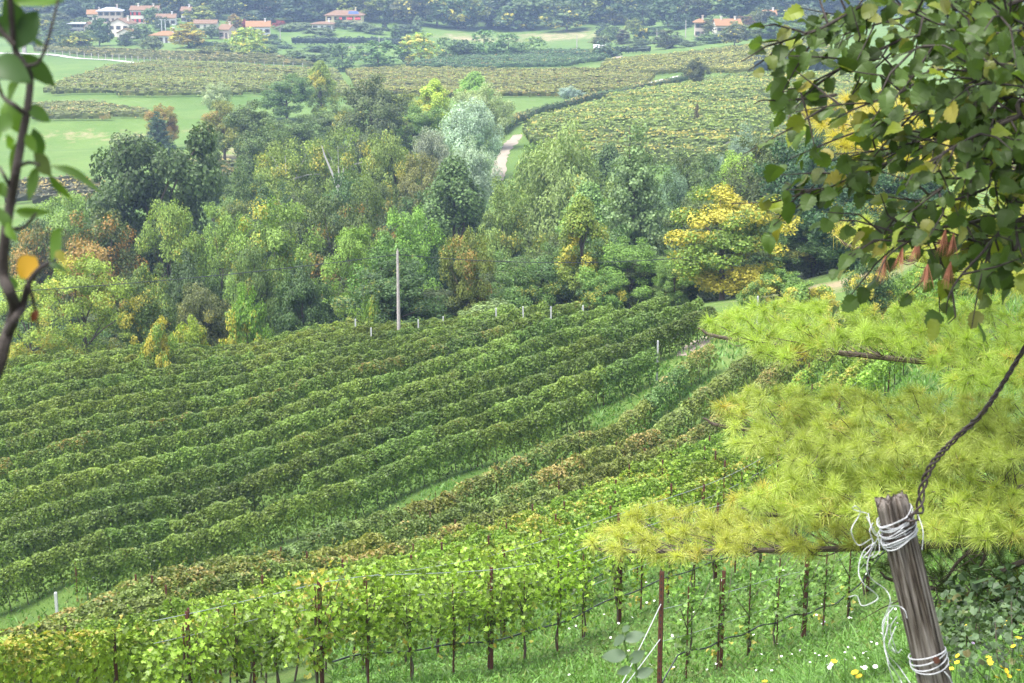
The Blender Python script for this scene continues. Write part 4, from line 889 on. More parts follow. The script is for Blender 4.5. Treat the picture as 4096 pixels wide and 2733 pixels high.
house(205, 29, 22, 2.6, 4.0, 7, 0, W_CREAM, M_TILE, 'side', 3, 1, 'low brown-roofed house behind the olive-brown tree', Y=770, chim=0)
t, W = house(344, 27, 36, 6.2, 8.4, 10, 0, W_YEL, M_TILE, 'hip', 5, 2, 'yellow villa with solar panels and red awnings', Y=800, chim=1)
for x in (-W * .12, W * .16, W * .38):
    mb = MB(); mb.add([(x - 1.3, -.05, 5.4), (x + 1.3, -.05, 5.4), (x + 1.3, -1.0, 4.5), (x - 1.3, -1.0, 4.5)], [(0, 1, 2, 3)]); mb.add([(x - 1.3, -1.0, 4.5), (x + 1.3, -1.0, 4.5), (x + 1.3, -1.0, 4.1), (x - 1.3, -1.0, 4.1)], [(0, 1, 2, 3)]); mb.build('awning', M_RED, t)
mb = MB(); k = 2.2 / (5.0 + .9); mb.add([(W * .12, .2, 6.75), (W * .42, .2, 6.75), (W * .36, 3.4, 8.0), (W * .12, 3.4, 8.0)], [(0, 1, 2, 3)]); mb.build('solar_panel', M_SOLAR, t)
house(322, 26, 20, 3.4, 4.4, 8, 0, W_WHITE, M_TILE, 'hip', 3, 1, 'white wing with terrace left of the yellow villa', Y=790, chim=1)
house(700, 37, 9, 6.2, 7.6, 5, 0, W_PINK, M_TILEO, 'hip', 2, 2, 'pale tower-like house with orange roof', Y=690)
house(729, 33, 25, 3.6, 6.0, 9, 5, W_CREAM, M_TILEO, 'side', 4, 1, 'cream house with wide orange roof on the right slope', Y=695, chim=2)
house(770, 21, 12, 3.2, 5.0, 7, 0, W_WHITE, M_TILEO, 'side', 2, 1, 'small orange-roofed white house high on the slope', Y=735)
mb = MB(); gx, gy = G(600, 52.5, 400); gz = h1(gx, gy); wd_ = 5.5 * gy / F
sh = thing('shed', (gx, gy, gz), 'low shed with a white roof at the end of the track', 'shed')
mb = MB(); add_box(mb, (-wd_, 0, -.3), (wd_, 4, 1.5)); mb.build('wall', W_GREY, sh); mb = MB(); mb.add([(-wd_ - .3, -.4, 1.5), (wd_ + .3, -.4, 1.5), (wd_ + .3, 4.4, 2.6), (-wd_ - .3, 4.4, 2.6), (-wd_ - .3, -.4, 1.65), (wd_ + .3, -.4, 1.65), (wd_ + .3, 4.4, 2.75), (-wd_ - .3, 4.4, 2.75)], [(0, 1, 2, 3), (4, 5, 6, 7), (0, 1, 5, 4)]); mb.build('roof', W_WHITE, sh)

# poles, gate pillar and the road fence
def pole(px, ytop, H, Y, rad, mat, label, name='utility_pole', arm=False):
    u, d = ray(px, ytop); X = u * Y; z0 = h1(X, Y); zt = max(CAMZ - d * Y, z0 + 2)
    t = thing(name, (X, Y, z0), label, 'pole'); mb = MB(); add_tube(mb, [(0, 0, -.4), (0, 0, (zt - z0) * .5), (0, 0, zt - z0)], [rad * 1.3, rad * 1.1, rad * .8], 8); mb.build('mast', mat, t)
    mb = MB(); add_tube(mb, [(0, 0, zt - z0 - .02), (0, 0, zt - z0 + .16)], [rad * .5, rad * .35], 6); mb.build('cap', mat, t)
    if arm:
        mb = MB(); add_box(mb, (-.8, -.06, zt - z0 - .5), (.8, .06, zt - z0 - .38)); mb.build('crossarm', mat, t)
    return t, Vector((X, Y, zt))
for px, yt, Y, lb in ((280, 28, 730, 'wooden pole with crossarm beside the crimson tree'), (379, 36, 700, 'pale pole by the village lane'), (577, 35, 690, 'slim pole on the brown bank'), (657, 29, 700, 'slim pole before the right hill wood'), (686, 20, 690, 'tall pole left of the tower-like house')):
    pole(px, yt, 0, Y, .16, M_CONC, lb, arm=(px == 280))
for px, lb in ((161.3, 'white flagpole-like post left of its twin in the village'), (165, 'white flagpole-like post right of its twin in the village')): pole(px, 20, 0, 740, .2, M_WHITEP, lb)
x, y = G(24.5, 52.5, 300); g = thing('gate_pillar', (x, y, h1(x, y)), 'stone gate pillar with a ball top beside the gravel road', 'pillar')
mb = MB(); add_box(mb, (-.7, -.7, -.3), (.7, .7, 2.7)); mb.build('shaft', M_CONC, g); mb = MB(); add_box(mb, (-.85, -.85, 2.7), (.85, .85, 2.95)); mb.build('cap', M_CONC, g)
mb = MB(); th_ = np.linspace(-1.5, 1.5, 7); add_tube(mb, [(0, 0, 3.3 + .38 * math.sin(q)) for q in th_], [max(.02, .38 * math.cos(q)) for q in th_], 8); mb.build('ball', M_CONC, g)
pts = [np.array(G(px, py, 300)) + (0, 1.0) for px, py in ((47, 56), (75, 58), (120, 60.8), (200, 65.5), (312, 69.5))]
P = spline([(p[0], p[1], 0) for p in pts], 40); cum = np.concatenate([[0], np.cumsum(np.linalg.norm(np.diff(P[:, :2], axis=0), axis=1))])
fn = thing('wire_fence', (P[0, 0], P[0, 1], h1(P[0, 0], P[0, 1])), 'wire fence on pale posts along the white gravel road', 'fence'); fb = np.array(fn.location)
PF = post_mesh('post', 2.1, .2, .2, M_CONC); nposts = int(cum[-1] / 3.3)
for k in range(nposts):
    s_ = cum[-1] * k / nposts; x, y = np.interp(s_, cum, P[:, 0]), np.interp(s_, cum, P[:, 1]); o = obj('post', PF, fn); o.location = np.array([x, y, h1(x, y)]) - fb
M_NET = plain('green_fence_net', (.05, .09, .06), var=.1)
for hh in (.6, 1.2, 1.8):
    mb = MB(); q = P.copy(); q[:, 2] = hgt(q[:, 0], q[:, 1]) + hh; add_tube(mb, q - fb, .04, 3); mb.build('wire', M_NET, fn)

# the power pole in the vineyard and its cables; white end posts
ug, dg = ray(396, 331); Yp = 112.0
pt, ptop = pole(397.5, 251, 0, Yp, .105, M_CONC, 'tall pale power pole rising from the back vine rows', 'power_pole')
def cable(name, P, rad, mat, label, cat, sides=5, sag=0.0):
    P = [np.array(p, float) for p in P]; mb = MB(); b = P[0].copy()
    if len(P) == 2: P = [P[0] + (P[1] - P[0]) * t - np.array([0, 0, sag * 4 * t * (1 - t)]) for t in np.linspace(0, 1, 16)]
    add_tube(mb, np.array(P) - b, rad, sides); o = mb.build(name, mat); o.location = b; return tag(o, label, cat)
cable('power_cable', [ptop + Vector((0, 0, -.25)), pix(-30, 294, 104)], .028, M_HOSE, 'thin dark cable running from the power pole past the left trees', 'cable', sag=.3)
cable('power_cable', [ptop + Vector((0, 0, -.25)), pix(740, 252, 122)], .028, M_HOSE, 'thin dark cable running from the power pole to the yellow tree', 'cable', sag=.7)
for px, py in ((355, 304.5), (371, 327.5), (418, 305), (443, 310), (496, 308), (523, 306.5), (551, 306.5), (583, 305.5), (758, 296)):
    gpt = gnd(px, py, 2.55, 84, 118); Yg = min(gpt.y, 114); X = ray(px, py)[0] * Yg
    o = obj('vineyard_post', PM_WHITE); o.location = (X, Yg, min(h1(X, Yg), CAMZ - ray(px, py)[1] * Yg - 2.5)); o.scale = (.85, .85, 1); tag(o, 'white-topped concrete post at the end of a vine row', 'post', 'white row end posts')
xb, yb = on_row(1, 657); o = obj('vineyard_post', PM_WHITE); o.location = (xb, yb, h1(xb, yb)); o.scale = (.85, .85, 1); tag(o, 'white-topped post ending the second vine row at the grass strip', 'post')
gpt = gnd(55.5, 592, 2.2, 55, 90); o = obj('vineyard_post', PM_WHITE); o.location = gpt; o.scale = (1.1, 1.1, .86); tag(o, 'white-topped post beside the gap in the second vine row', 'post')

# ------------------------------------------------------------------ staked young vines of the front rows
def vine_plant(seed, bushy):
    r = np.random.default_rng(seed); out = {}
    mb = MB(); P, N, A = [], [], []
    if bushy:
        n = 470; x = r.uniform(-.95, .95, n); z = 1.68 - .55 * r.random(n) ** 1.3 * 1.4 + .28 * np.cos(x * 2) + .16 * np.sin(x * 7 + seed) + r.normal(0, .10, n); y = r.normal(0, .24, n)
        P.append(np.stack([x, y, z], 1)); n2 = 120; z2 = r.uniform(.55, 1.5, n2); P.append(np.stack([r.normal(0, .13, n2), r.normal(0, .12, n2), z2], 1))
        n3 = 60; k = r.integers(0, 6, n3); bx = r.uniform(-.9, .9, 6); P.append(np.stack([bx[k] + r.normal(0, .07, n3), r.normal(0, .12, n3), r.uniform(.5, 1.4, n3)], 1))
    else:
        n = 150; z = r.uniform(.25, 1.85, n); P.append(np.stack([r.normal(0, .13, n), r.normal(0, .12, n), z], 1))
        n2 = 60; k = r.integers(0, 3, n2); bz = r.uniform(.9, 1.8, 3); sg = r.choice((-1, 1), 3); t = r.uniform(.1, .6, n2); P.append(np.stack([sg[k] * t + r.normal(0, .03, n2), r.normal(0, .07, n2), bz[k] - .25 * t + r.normal(0, .06, n2)], 1))
    P = np.concatenate(P); n = len(P)
    N = np.stack([P[:, 0] * .4 + r.normal(0, .5, n), r.normal(0, .5, n) - .35, .6 + r.normal(0, .4, n)], 1)
    a = np.clip(.5 * r.random(n) + .42 * np.clip(1.0 - P[:, 2], 0, 1) + .25 * (np.sin(P[:, 0] * 3 + seed) > .6), 0, 1)
    leaves(mb, P, N, .098 * r.uniform(.6, 1.35, n), r, LOBED, r.random(n), a); out['foliage'] = mb.mesh('foliage', [M_VINEY])
    tk = MB(); w_ = lambda s: r.normal(0, s)
    add_tube(tk, [(0, 0, -.15), (w_(.03), w_(.03), .3), (w_(.04), w_(.04), .8), (w_(.04), w_(.04), 1.5)], [.026, .022, .018, .01], 6)
    for k in range(4 if bushy else 2):
        sg = r.choice((-1, 1)); add_tube(tk, [(0, 0, r.uniform(.8, 1.3)), (sg * .3, w_(.05), r.uniform(1.2, 1.6)), (sg * r.uniform(.5, .85), w_(.1), r.uniform(1.2, 1.9))], [.012, .008, .004], 5)
    out['trunk'] = tk.mesh('trunk', [M_BARK])
    sk_ = MB(); add_tube(sk_, [(.04, .03, -.3), (.04, .03, 1.9)], .014, 5); out['stake'] = sk_.mesh('stake', [M_RUST])
    return out
VB = [vine_plant(s, True) for s in (1, 2, 3, 4)]; VSL = [vine_plant(s, False) for s in (5, 6, 7, 8)]
ND = np.array([math.cos(math.radians(57)), math.sin(math.radians(57))])
def row_pt(c, u): Y = rowY(u, c); return np.array([u * Y, Y])
def place_vine(p, proto, col, aut, label, group, sc=1.0):
    t = thing('grapevine', (p[0], p[1], h1(p[0], p[1])), label, 'grapevine', group, math.radians(57) + (math.pi if RNG.random() < .5 else 0))
    for k in ('trunk', 'stake', 'foliage'):
        o = obj(k, proto[k], t); o.scale = (1, 1, sc); k_ = 1 + .1 * RNG.normal(); o.color = (col[0] * k_, col[1] * k_, col[2] * k_, aut)
U_END = ray(660, 640)[0]
p0 = row_pt(12, U_END)
def rusty_post(p, h, label, big=False, wx=.06):
    t = thing('metal_post', (p[0], p[1], h1(p[0], p[1])), label, 'post', None if big else 'rusty posts of the front vine rows', math.radians(-20))
    mb = MB(); th = .008; d = wx * .7
    add_box(mb, (-wx / 2, 0, -.4), (wx / 2, th, h)); add_box(mb, (-wx / 2, th, -.4), (-wx / 2 + th, d, h - .003)); add_box(mb, (wx / 2 - th, th, -.4), (wx / 2, d, h - .003))
    mb.build('channel', M_RUST, t)
    if big:
        mb = MB(); add_box(mb, (-.008, -.006, -.02), (.008, -.0005, .02)); sm = mb.mesh('hook_slot', [M_HOSE])
        for k in range(int(h / .12)): o = obj('hook_slot', sm, t); o.location = (0, 0, h - .09 - k * .12)
    return t
rusty_post(p0, 2.2, 'rusty perforated steel post ending the first staked vine row', True, .075)
k = 0
for s_ in np.arange(1.1, 15, 1.3):
    p = p0 + ND * s_ + RNG.normal(0, .04, 2); k += 1
    place_vine(p, VSL[k % 4], (.15, .26, .055), .28, 'slender young vine on a thin stake, ' + ORD[k - 1] + ' from the rusty end post', 'slender staked vines of the first row', RNG.uniform(.9, 1.05))
    if k % 3 == 2: rusty_post(p + ND * .15, 1.95, 'rusty steel post standing between the slender staked vines')
for c, ub, us in ((16, -.13, .21), (18.7, -.22, .22)):
    a = row_pt(c, ub); b = row_pt(c, us); L = np.linalg.norm(b - a); k = 0
    for s_ in np.arange(0, L, 1.25):
        p = a + (b - a) / L * s_ + RNG.normal(0, .05, 2); u = p[0] / p[1]; k += 1
        bush = u < (.045 if c == 16 else .06) + RNG.normal(0, .012)
        yl = c == 18.7 and -.155 < u < -.112
        if yl: lb, gg = 'vine turned pale yellow in the third row', 'pale yellow vines of the third row'
        else:
            lb = ('leafy yellow-green staked vine ' if bush else 'thin staked vine over the grass ') + ('in the second row' if c == 16 else 'in the third row'); gg = ('leafy' if bush else 'thin') + ' vines of the ' + ('second' if c == 16 else 'third') + ' row'
        place_vine(p, (VB if bush else VSL)[k % 4], (.195, .30, .035) if not yl else (.42, .38, .10), .30 if not yl else .62, lb, gg, RNG.uniform(.95, 1.1))
        if k % 4 == 1: rusty_post(p + (b - a) / L * .1, 2.1, 'rusty steel post standing between the leafy staked vines')
    for hh, nm in ((1.15, 'lower'), (1.65, 'middle'), (2.05, 'upper')):
        q = np.array([a + (b - a) * t for t in np.linspace(-.02, 1, 30)]); Pz = hgt(q[:, 0], q[:, 1]) + hh
        cable('trellis_wire', np.column_stack([q, Pz]), .006, M_WIREG, nm + ' galvanised wire of the ' + ('second' if c == 16 else 'third') + ' staked vine row', 'wire', 4)
def hose(c, u0, u1, hh, label, dip=False):
    a = row_pt(c, u0); b = row_pt(c, u1); q = np.array([a + (b - a) * t for t in np.linspace(0, 1, 60)])
    z = hgt(q[:, 0], q[:, 1]) + hh + .03 * np.sin(np.arange(60) * .9)
    P_ = np.column_stack([q, z])
    if dip: P_ = np.vstack([[a[0] - ND[0] * .9, a[1] - ND[1] * .9, h1(a[0], a[1]) - .3], [a[0] - ND[0] * .55, a[1] - ND[1] * .55, h1(a[0], a[1]) + hh * .5], P_])
    o = cable('drip_hose', P_, .016, M_HOSE, label, 'hose', 6); return o
hose(12, U_END + .012, .27, .55, 'black drip hose tied along the first staked vine row', True)
hose(16, -.12, .22, .62, 'black drip hose tied along the second staked vine row')
hose(18.7, -.1, .22, .6, 'black drip hose tied along the third staked vine row')
for hh in (.9, 1.5):
    q = np.array([p0 + ND * t for t in np.linspace(0, 15, 20)]); cable('trellis_wire', np.column_stack([q, hgt(q[:, 0], q[:, 1]) + hh]), .005, M_WIREG, ('lower' if hh < 1 else 'upper') + ' galvanised wire of the first staked vine row', 'wire', 4)
e = np.array([p0[0] - ND[0] * 1.6, p0[1] - ND[1] * 1.6]); ez = h1(*e)
for hh, w_ in ((1.6, 'upper'), (.95, 'lower')):
    cable('anchor_wire', [(p0[0], p0[1], h1(*p0) + hh), (e[0], e[1], ez)], .009, M_TWINE, w_ + ' pale anchor line of the rusty end post', 'wire', 4, sag=.02)

# ------------------------------------------------------------------ pine
def build_pine():
    r = np.random.default_rng(8); tx, ty = 5.5, 12.4; tz = h1(tx, ty)
    t = thing('pine_tree', (tx, ty, tz), 'yellowing long-needled pine reaching over the vines from the right', 'tree'); B0 = np.array([tx, ty, tz])
    tk = MB(); add_tube(tk, [(0, 0, -.5), (.05, .05, 1.5), (.0, .1, 3.5), (.1, .05, 6.5), (.0, 0, 9.0)], [.17, .15, .13, .09, .03], 10); tk.build('trunk', M_BARK, t)
    plates = [
     (545, 12.0, [(588, 545), (602, 534), (650, 508), (700, 518), (740, 495), (800, 500), (880, 500), (900, 540), (850, 556), (800, 556), (700, 556), (640, 568), (608, 560)], 1.0, 0.22, (.45, .47, .12)),
     (482, 11.7, [(742, 508), (770, 480), (800, 450), (860, 440), (930, 430), (1185, 440), (1185, 545), (960, 548), (900, 540), (850, 520), (790, 522)], 1.0, .24, (.37, .44, .10)),
     (430, 12.2, [(703, 418), (720, 400), (760, 388), (820, 392), (900, 395), (1185, 390), (1185, 450), (950, 470), (860, 460), (800, 470), (760, 455), (725, 445), (735, 425)], 1.0, .20, (.39, .45, .12)),
     (335, 12.6, [(698, 328), (730, 310), (780, 305), (850, 310), (920, 308), (1185, 300), (1185, 385), (950, 390), (900, 350), (840, 352), (800, 358), (770, 365), (730, 345)], 1.0, .26, (.33, .43, .09)),
     (240, 13.0, [(838, 238), (850, 225), (890, 215), (960, 212), (1000, 240), (1010, 262), (930, 265), (880, 262)], 1.0, .35, (.40, .45, .10)),
     (125, 13.6, [(800, 112), (830, 92), (900, 95), (960, 110), (1010, 150), (960, 165), (900, 168), (840, 150)], 1.0, .62, (.46, .40, .06)),
     (562, 12.8, [(880, 572), (900, 548), (1185, 520), (1185, 610), (960, 605), (930, 592)], .55, .10, (.085, .13, .035)),
     (200, 13.4, [(950, 130), (1185, 150), (1185, 300), (960, 290)], .6, .3, (.34, .36, .07))]
    nt_ = 0
    for bi, (yr, Yr, poly, dens, aut, col) in enumerate(plates):
        poly = np.array(poly, float); zb = pix(800, yr, Yr).z
        def unp(px, py, dz=0):
            u, d = ray(px, py); Y = (CAMZ - zb - dz) / d; return np.array([u * Y, Y, zb + dz])
        area = .5 * abs(np.dot(poly[:, 0], np.roll(poly[:, 1], 1)) - np.dot(poly[:, 1], np.roll(poly[:, 0], 1)))
        n = int(area / 140 * dens)
        lo, hi = poly.min(0), poly.max(0); pts = []
        def inside(p):
            c = False; j = len(poly) - 1
            for i in range(len(poly)):
                a, b = poly[i], poly[j]
                if (a[1] > p[1]) != (b[1] > p[1]) and p[0] < (b[0] - a[0]) * (p[1] - a[1]) / (b[1] - a[1]) + a[0]: c = not c
                j = i
            return c
        tries = 0
        while len(pts) < n and tries < int(n * 3.2):
            tries += 1; p = lo + (hi - lo) * r.random(2)
            if inside(p) and (p[0] < 1034 or r.random() < .28) and all((p[0] - q[0]) ** 2 + (p[1] - q[1]) ** 2 > 40 for q in pts): pts.append(p)
        tip = poly[np.argmin(poly[:, 0])]; yc = poly[:, 1].mean()
        # main limb of the plate from trunk to tip
        T = np.array([tx, ty, zb - .25 + .3 * (bi == 0)]); tp = unp(*tip); mid = (T + tp) / 2 + (0, 0, -.12)
        MLn = spline([T, T + (mid - T) * .5 + (0, 0, -.02), mid, tp * .85 + mid * .15 + (0, 0, -.05), tp], 10)
        bm = MB(); add_tube(bm, MLn - B0, np.linspace(.045, .008, len(MLn)), 7)
        nm = MB()
        for p in pts:
            c = unp(p[0], p[1], r.normal(0, .09)); j = np.argmin(np.linalg.norm(MLn - (c + (.35, 0, 0)), axis=1)); s = MLn[j]; ax = norm(np.array([-.45 + r.normal(0, .5), -.45 + r.normal(0, .45), .30 + r.normal(0, .32)]))
            c[2] += .03; mid_ = (s + c) / 2 + np.array([.04, .04, -.05]) + r.normal(0, .03, 3)
            add_tube(bm, spline([s, mid_, c - ax * .05, c], 4) - B0, np.linspace(.0045, .002, 13), 4, cap=False)
            # tuft of needles
            m = 190; back = r.random(m) ** 1.6 * .10; base = c - B0 - ax * back[:, None]
            up = np.array([0, 0, .35]); d = norm(ax * .62 + up * .2 + r.normal(0, .58, (m, 3))); ln = r.uniform(.09, .15, m)
            droop = np.zeros((m, 3)); droop[:, 2] = -.03 * r.random(m)
            side = norm(np.cross(d, r.normal(size=(m, 3)))) * .0014
            t0 = base; t1 = base + d * (ln * .55)[:, None]; t2 = base + d * ln[:, None] + droop
            V = np.stack([t0 - side * .7, t0 + side * .7, t1 + side, t1 - side, t2], 1).reshape(-1, 3); k5 = np.arange(m)[:, None] * 5
            v = np.clip(.5 + .18 * r.normal(size=m) + .15 * r.normal(), 0, 1); a = np.clip(.34 + 3.0 * back + .17 * r.normal() + .1 * r.normal(size=m), 0, 1)
            n0 = nm.n; nm.add(V, k5 + np.array([[0, 1, 2, 3]]), v=v, a=a); nm.F.setdefault(3, []).append((k5 + np.array([[3, 2, 4]]) + n0, v, a, np.zeros(m, int), np.zeros(m, bool))); nt_ += 1
        b = bm.build('branch', M_BARK, t); o = nm.build('needles', M_PINE, b); o.color = (*col, aut); o['kind'] = 'stuff'
    # bare lower twigs
    bm = MB()
    for (pl, Y) in ([((1030, 515), (1000, 530), (960, 560), (940, 585), (900, 600)), 12.2], [((1030, 560), (990, 580), (960, 598), (930, 608)), 11.8], [((1000, 530), (985, 555), (975, 585)), 12.0], [((1030, 485), (1010, 488), (990, 495)), 11.6]):
        q = [np.array(pix(x, y, Y)) for x, y in pl]; q = spline([np.array([tx, ty, q[0][2] + .1])] + q, 6); add_tube(bm, q - B0, np.linspace(.03, .004, len(q)), 6)
        for k in range(14):
            j = r.integers(len(q) // 3, len(q)); d = r.normal(0, .18, 3) + (-.12, 0, 0); add_tube(bm, np.array([q[j], q[j] + d * .6 + r.normal(0, .02, 3), q[j] + d * 1.2]) - B0, [.006, .004, .002], 4, cap=False)
    bm.build('branch', M_BARK, t); print('tufts', nt_)
build_pine()

# ------------------------------------------------------------------ hazel
def broad_leaf(seed, width=.82, serr=.05, obov=.62, nseg=9, fold=.12, droop=.18, mat=None, name='leaf', point=.5):
    r = np.random.default_rng(seed); t = np.linspace(0, 1, nseg + 1); wv = width / 2 * np.sin(np.pi * t ** obov) ** point
    V = []; w1 = r.normal(0, .02, 3); cur = droop * r.uniform(.5, 1.5)
    for i, tt in enumerate(t):
        zc = -cur * tt ** 2
        for sgn in (-1, 0, 1):
            s = serr * (1 if i % 2 else -1) * (0 < i < nseg) * r.uniform(.4, 1.3); x = sgn * max(0, wv[i] + s * (wv[i] > .08))
            V.append((x, tt + (.02 * (i % 2) if sgn else 0), zc + fold * abs(x) + .05 * math.sin(6 * tt + 3 * sgn + seed) * abs(sgn)))
    Fq = []
    for i in range(nseg):
        for s in (0, 1): Fq.append((i * 3 + s, i * 3 + s + 1, (i + 1) * 3 + s + 1, (i + 1) * 3 + s))
    return np.array(V), np.array(Fq)
def basis(T, N):
    T = Vector(T).normalized(); N = Vector(N); N = (N - T * N.dot(T)).normalized(); B = T.cross(N)
    M = Matrix.Identity(4)
    for i in range(3): M[i][0] = B[i]; M[i][1] = T[i]; M[i][2] = N[i]
    return M
def build_hazel():
    r = np.random.default_rng(21); bx, by = 3.6, 5.6; bz = h1(bx, by)
    t = thing('hazel_tree', (bx, by, bz), 'hazel with broad toothed green leaves hanging in from the upper right', 'tree'); B0 = Vector((bx, by, bz))
    stem = [np.array([bx, by, bz - .3]), np.array([bx - .1, by, bz + 1.2]), np.array([bx - .05, by - .05, CAMZ - .2]), np.array([bx - .2, by, CAMZ + 1.2])]
    mb = MB(); add_tube(mb, spline(stem, 6) - np.array(B0), np.linspace(.07, .03, 19), 9); mb.build('trunk', M_TWIG, t)
    mains = [([(760, 43), (793, 38), (822, 28), (854, 10), (889, -6), (960, -35)], 5.0, 1), ([(780, 89), (800, 87), (833, 72), (857, 60), (900, 40), (960, 8), (1050, -20)], 5.1, 1),
             ([(754, 104), (763, 100), (784, 101), (800, 99)], 4.9, 0), ([(795, 112), (836, 105), (871, 102), (895, 95), (920, 80), (941, 60), (985, 30), (1080, 0)], 4.9, .6),
             ([(850, 157), (876, 159), (905, 145), (921, 140), (965, 120), (1010, 95), (1100, 60)], 5.2, 1), ([(785, 190), (825, 188), (850, 178), (867, 172), (880, 166), (915, 150), (960, 135), (1040, 118)], 5.3, 1),
             ([(930, 180), (936, 160), (965, 141), (992, 129), (1016, 118), (1080, 100)], 4.6, 1), ([(877, 282), (885, 260), (898, 248), (913, 239), (927, 229), (960, 225), (1000, 215), (1080, 190)], 5.0, .25),
             ([(946, 313), (949, 296), (960, 277), (983, 252), (997, 236), (1024, 217), (1100, 180)], 4.8, .22), ([(955, -8), (985, 5), (1003, 14), (1024, 24), (1080, 50)], 4.3, .8), ([(1008, 258), (1014, 252), (1017, 246), (1016, 228), (1010, 205), (1020, 160), (1040, 120)], 4.8, 1),
             ([(880, 225), (905, 212), (940, 205), (985, 190), (1050, 165)], 5.2, 1), ([(800, 8), (840, 15), (890, 20), (950, 5), (1020, -20)], 5.4, 1), ([(868, 238), (900, 232), (930, 238), (970, 246), (1030, 240)], 5.2, .9), ([(860, 128), (900, 118), (950, 95), (1010, 62), (1070, 40)], 5.0, .9), ([(900, 55), (935, 45), (985, 60), (1040, 70)], 4.7, 1), ([(960, 250), (985, 244), (1020, 235), (1060, 225)], 5.1, .9), ([(905, 8), (940, 25), (980, 38), (1040, 42)], 4.9, 1), ([(925, 92), (960, 100), (1000, 108), (1050, 102)], 5.0, 1), ([(915, 203), (950, 183), (990, 166), (1040, 150)], 4.8, 1), ([(950, 60), (985, 78), (1030, 88)], 4.6, 1)]
    LP = []    # (pos, dir, facing)
    for (pl, Y, lf) in mains:
        n = len(pl); q = [np.array(pix(x, y, Y + .5 * (i / n) ** 1.5 + r.normal(0, .03))) for i, (x, y) in enumerate(pl)]
        hub = np.array([bx - .1, by, q[-1][2] - .3]) if lf != 0 else np.array(pix(836, 95, 4.95))
        C_ = spline(q + [hub], 7); br = MB(); rad = np.linspace(.0016, .0085 if n > 5 else .005, len(C_)); add_tube(br, C_ - np.array(B0), rad, 6)
        cl = np.concatenate([[0], np.cumsum(np.linalg.norm(np.diff(C_, axis=0), axis=1))])
        out = norm(C_[0] - C_[min(8, len(C_) - 1)])
        for s in np.arange(.03, cl[-1] * .8, .05):
            p = np.array([np.interp(s, cl, C_[:, k]) for k in range(3)])
            if lf and r.random() < .85 * lf: LP.append((p, out + r.normal(0, .5, 3), r.random()))
        for s in np.arange(.06, cl[-1] * .85, .042):
            if r.random() > lf * .9: continue
            p = np.array([np.interp(s, cl, C_[:, k]) for k in range(3)]); u_, d_ = p[0] / p[1], 0
            L = r.uniform(.10, .30); d = norm(out * .7 + r.normal(0, .55, 3) + (-.1, -.1, -.15)); e1 = p + d * L * .5 + r.normal(0, .015, 3); e2 = p + d * L + (0, 0, -.05 * L)
            add_tube(br, np.array([p, e1, e2]) - np.array(B0), [.004, .003, .0015], 5, cap=False)
            for k in np.arange(.25, 1.05, .045 / L): LP.append((p + (e2 - p) * k + r.normal(0, .01, 3), d + r.normal(0, .55, 3), r.random()))
        o = br.build('branch', M_TWIG, t)
    LM = []
    for s in range(5):
        V, Fq = broad_leaf(s, .80 + .06 * (s % 3), .045, .68, 11, .18, .22 + .15 * (s % 2), point=.62); mb = MB(); mb.add(V, Fq, v=.5, a=.5, smooth=False); LM.append((mb.mesh('leaf', [M_HAZEL]), V, Fq))
    r.shuffle(LP); ins = []
    for (p, d, f_) in LP:
        d = Vector(d).normalized(); d.z -= .28; N = Vector((r.normal(0, .55), -.30 + r.normal(0, .5), .75 + r.normal(0, .35))); M = basis(d, N); sz = r.uniform(.036, .073)
        ins.append((Vector(p) + d * .015, M, sz, r.integers(5)))
    ins = [x for x in ins if 512 + F * (x[0].x / x[0].y) > 758]
    inview = [x for x in ins if 735 < 512 + F * (x[0].x / x[0].y) < 1040]; rest = [x for x in ins if not 735 < 512 + F * (x[0].x / x[0].y) < 1040]
    inview.sort(key=lambda x: -x[2]); big = inview[:300]; rest += inview[300:]
    def lcol():
        k = r.uniform(.75, 1.3); y = r.random()
        return (.060 * k * (1 + 1.6 * (y > .66)), .102 * k * (1 + .9 * (y > .66)), .020 * k, 1.0 if y > .96 else 0.0)
    for (p, M, sz, s) in big:
        o = obj('leaf', LM[s][0], t); o.matrix_local = Matrix.Translation(p - B0) @ M @ Matrix.Scale(sz, 4); o.color = lcol()
    mb = MB()
    for (p, M, sz, s) in rest:
        A = np.array(M)[:3, :3] * sz; mb.add(LM[s][1] @ A.T + np.array(p - B0), LM[s][2], v=r.random(), a=.3 + .7 * r.random())
    if rest: o = mb.build('foliage', M_HAZEL, t); o['kind'] = 'stuff'; o.color = (.064, .105, .024, .10)
    # withered brown needle tufts caught in the twigs
    M_DEAD = plain('withered_needles', (.36, .15, .09), var=.3)
    for (x, y) in ((885, 262), (902, 254), (918, 245), (927, 270), (950, 268), (953, 240), (945, 236)):
        c = np.array(pix(x, y + 6, 5.0)); mb = MB(); m = 60; top = np.array([0, 0, .04])
        d = norm(np.stack([r.normal(-.12, .16, m), r.normal(0, .16, m), -np.ones(m)], 1)); ln = r.uniform(.05, .10, m); sd = norm(np.cross(d, r.normal(size=(m, 3)))) * .0013
        V = np.stack([top - sd, top + sd, top + d * ln[:, None]], 1).reshape(-1, 3); mb.add(V, np.arange(m * 3).reshape(-1, 3), v=r.random(m))
        o = mb.build('needle_tuft', M_DEAD); o.location = c; tag(o, 'withered reddish needle tuft hanging in the hazel twigs', 'needle tuft', 'withered needle tufts')
    print('hazel leaves', len(ins), len(inview))
build_hazel()

